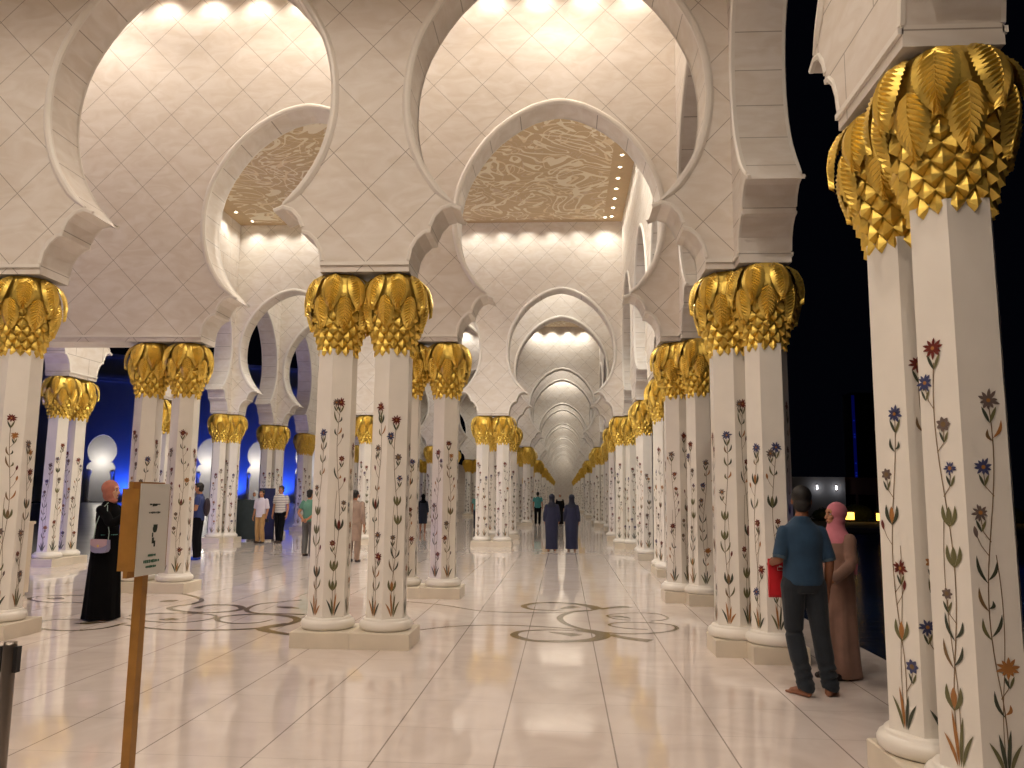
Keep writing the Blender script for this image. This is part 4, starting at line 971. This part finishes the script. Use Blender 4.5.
mb=MB(); mb.ell((0,.17,1.18),(.14,.07,.21)); F.layer('backpack',mb,mat('dark_pack','2E1E2A',.7),.012,1)
mb=MB(); mb.ell((0,-.095,1.535),(.052,.028,.045)); F.layer('face_mask',mb,mat('white_mask','C8D0DC',.6),.008,1)
# ---- man in white shirt, man in striped tee
F=casual('man in an untucked white shirt and khaki trousers walking toward the camera',(-9.84,25.9),math.radians(-14),1.72,cloth('white_shirt','D8CFDA',.05),cloth('khaki_trousers','B08A58'),
    hem=.84,slv=.95,j=J(wrR=(-.26,-.03,.86),wrL=(.26,-.08,.86),knL=(.10,-.06,.49),anR=(-.11,.05,.09)))
t=thing('hand_camera','small black camera carried by the man in the white shirt','camera',(-9.56,25.72,.74),0)
mb=MB(); mb.box((-.05,-.025,-.05),(.05,.025,.05)); mb.build('camera_body',M_blk,t); mb=MB(); mb.lathe([(.028,0),(.028,.04)],14,0,Matrix.Translation((0,-.025,0))@Matrix.Rotation(PI/2,4,'X')); mb.build('camera_lens',M_blk,t)
def stripes():
    m=cloth('striped_tee','D8D2C8',0); g=NT(m); b=g.n['Principled BSDF']; tc=g.node('ShaderNodeTexCoord'); sp=g.node('ShaderNodeSeparateXYZ'); g.lk(tc.outputs['Object'],sp.inputs[0])
    l=g.line(g.math('DIVIDE',sp.outputs['Z'],.055),.16); g.lk(g.mix(l,hexc('DDD6CC'),hexc('5E5A64')),b.inputs['Base Color']); return m
F=casual('man in a striped white tee and black trousers walking toward the camera',(-9.30,26.2),math.radians(-12),1.86,stripes(),M_blkt,hem=.90,slv=.7,
    j=J(knL=(.10,-.07,.49),knR=(-.09,.02,.49),anL=(.09,-.08,.09),anR=(-.08,.06,.09)))
# ---- man in green tee and cap, hands behind his back
F=casual('man in a green tee, grey trousers and dark cap, seen from behind, hands clasped',(-6.72,21.15),math.radians(168),1.72,cloth('green_tee','5E8A74'),cloth('grey_trousers','5E5C58'),hem=.90,slv=.6,
    hat=mat('dark_cap','1A1614',.8),j=J(elL=(.26,.10,1.12),wrL=(.06,.20,.93),elR=(-.26,.10,1.12),wrR=(-.05,.21,.95)),hl=((-.9,.1,-.2),(0,1,0),(0,0,1),.7),hr=((.9,.1,-.2),(0,1,0),(0,0,-1),.7),faces=False)
# ---- person in pale brown between the front columns
F=casual('person in a long pale mauve tunic, seen between the two big front columns',(-5.1,19.6),math.radians(170),1.73,cloth('mauve_tunic','A08878'),cloth('mauve_trousers','97806F'),hem=.50,slv=.9,long=.8,faces=False)
# ---- distant dark figure between the columns
def robed(label,loc,rz,h,robe,scarf,vox=.014,skirt=.22,hem=.02,bag=False,skin=M_skin,legs=None):
    F=Fig('person',label,loc,rz,h,vox); j=J(shL=(.155,0,1.35),shR=(-.155,0,1.35),elL=(.205,.02,1.1),elR=(-.205,.02,1.1),wrL=(.21,-.04,.88),wrR=(-.21,-.04,.88),hipL=(.07,0,.9),hipR=(-.07,0,.9))
    mb=MB(); std_body(mb,j,bare=False); HM=head(mb,Vector(j['head']),ears=False)
    for sd,s_ in (('L',1),('R',-1)): hand(mb,j['wr'+sd],(0,-.1,-1),(-s_,0,0),(0,-1,0),.4)
    F.layer('body',mb,skin,.009,2)
    mb=MB(); rings(mb,[(hem,skirt,skirt*.9),(max(.3,hem+.1),skirt*.95,skirt*.82),(.65,.205,.175),(.92,.205,.165),(1.1,.175,.14),(1.25,.17,.135),(1.34,.168,.12),(1.41,.12,.09),(1.47,.07,.065)],wob=.04,folds=6)
    for sd in 'LR':
        s_,e,w_=Vector(j['sh'+sd]),Vector(j['el'+sd]),Vector(j['wr'+sd]); sleeve(mb,[s_,s_.lerp(e,.5),e,e.lerp(w_,.9)],[.068,.066,.066,.062])
    F.layer('robe',mb,robe,vox*.9,3)
    hijab(F,HM,scarf)
    mb=MB()
    for s_ in (-1,1): limb(mb,[(s_*.09,.02,.03),(s_*.09,-.08,.035),(s_*.095,-.2,.025)],[.034,.04,.03])
    F.layer('shoes',mb,mat('shoe_brown','5A4038',.6),.009,1)
    return F
M_navy=cloth('navy_robe','1C1E3A',.15); M_navys=cloth('navy_scarf','16182A',.15); M_slate=cloth('slate_coat','262A38'); M_bk=cloth('black_scarf','08080A')
robed('left of the two women in dark blue robes walking away down the aisle',(-.36,24.5),PI+.05,1.68,M_navy,M_navys,skirt=.20,hem=.06)
robed('right of the two women in dark blue robes walking away down the aisle',(.24,24.7),PI-.08,1.67,M_navy,M_navys,skirt=.20,hem=.06)
robed('distant woman in a slate coat and black scarf between the left columns',(-6.1,35.0),PI,1.62,M_slate,M_bk,hem=.38,skirt=.20)
casual('distant man in a teal tee and dark trousers, left of the two women in blue',(-1.44,45.0),PI,1.80,cloth('teal_tee','4E9C98'),M_blkt,faces=False,vox=.016)
robed('distant figure in black between the heads of the two women in blue',(-.22,45.5),0,1.72,cloth('black_robe','0A0A0C'),cloth('white_scarf','C8C0B4'),vox=.016)
casual('distant man in a pale teal tee beside the second left column pair',(-4.05,38.0),PI,1.72,cloth('pale_teal_tee','6FA8A0'),cloth('navy_trousers','1E2436'),faces=False,vox=.016)
robed('figure with a white head covering behind the low grey screen',(-11.0,28.3),0,1.68,M_slate,cloth('white_cap_cloth','D8D8D8'),vox=.016)

# ------------------------------------------------------------------ camera
cd=bpy.data.cameras.new('camera'); cam=bpy.data.objects.new('camera',cd); COL.objects.link(cam); SC.camera=cam
cd.sensor_fit='HORIZONTAL'; cd.sensor_width=36; cd.lens=803.15*36/1024; cd.clip_start=.05; cd.clip_end=600
yaw,pit,rol=.0653,.1359,-.0109
cy,sy_=math.cos(yaw),math.sin(yaw); cp,sp_=math.cos(pit),math.sin(pit); cr,sr=math.cos(rol),math.sin(rol)
xr=Vector((cy,sy_,0)); fy=Vector((-sy_,cy,0)); zz=Vector((0,0,1)); d_=fy*cp+zz*sp_; u_=zz*cp-fy*sp_
Rv=xr*cr-u_*sr; Uv=xr*sr+u_*cr
cam.matrix_world=Matrix(((Rv.x,Uv.x,-d_.x,0),(Rv.y,Uv.y,-d_.y,0),(Rv.z,Uv.z,-d_.z,1.68),(0,0,0,1)))
# ------------------------------------------------------------------ output
vs_=SC.view_settings; vs_.view_transform='Standard'; vs_.look='None'; vs_.gamma=1; vs_.exposure=0.12; vs_.use_curve_mapping=False
cy_=SC.cycles; cy_.use_denoising=True; cy_.max_bounces=7; cy_.diffuse_bounces=4; cy_.glossy_bounces=4; cy_.transmission_bounces=2
cy_.use_light_tree=True; cy_.sample_clamp_indirect=6; cy_.caustics_reflective=False; cy_.caustics_refractive=False
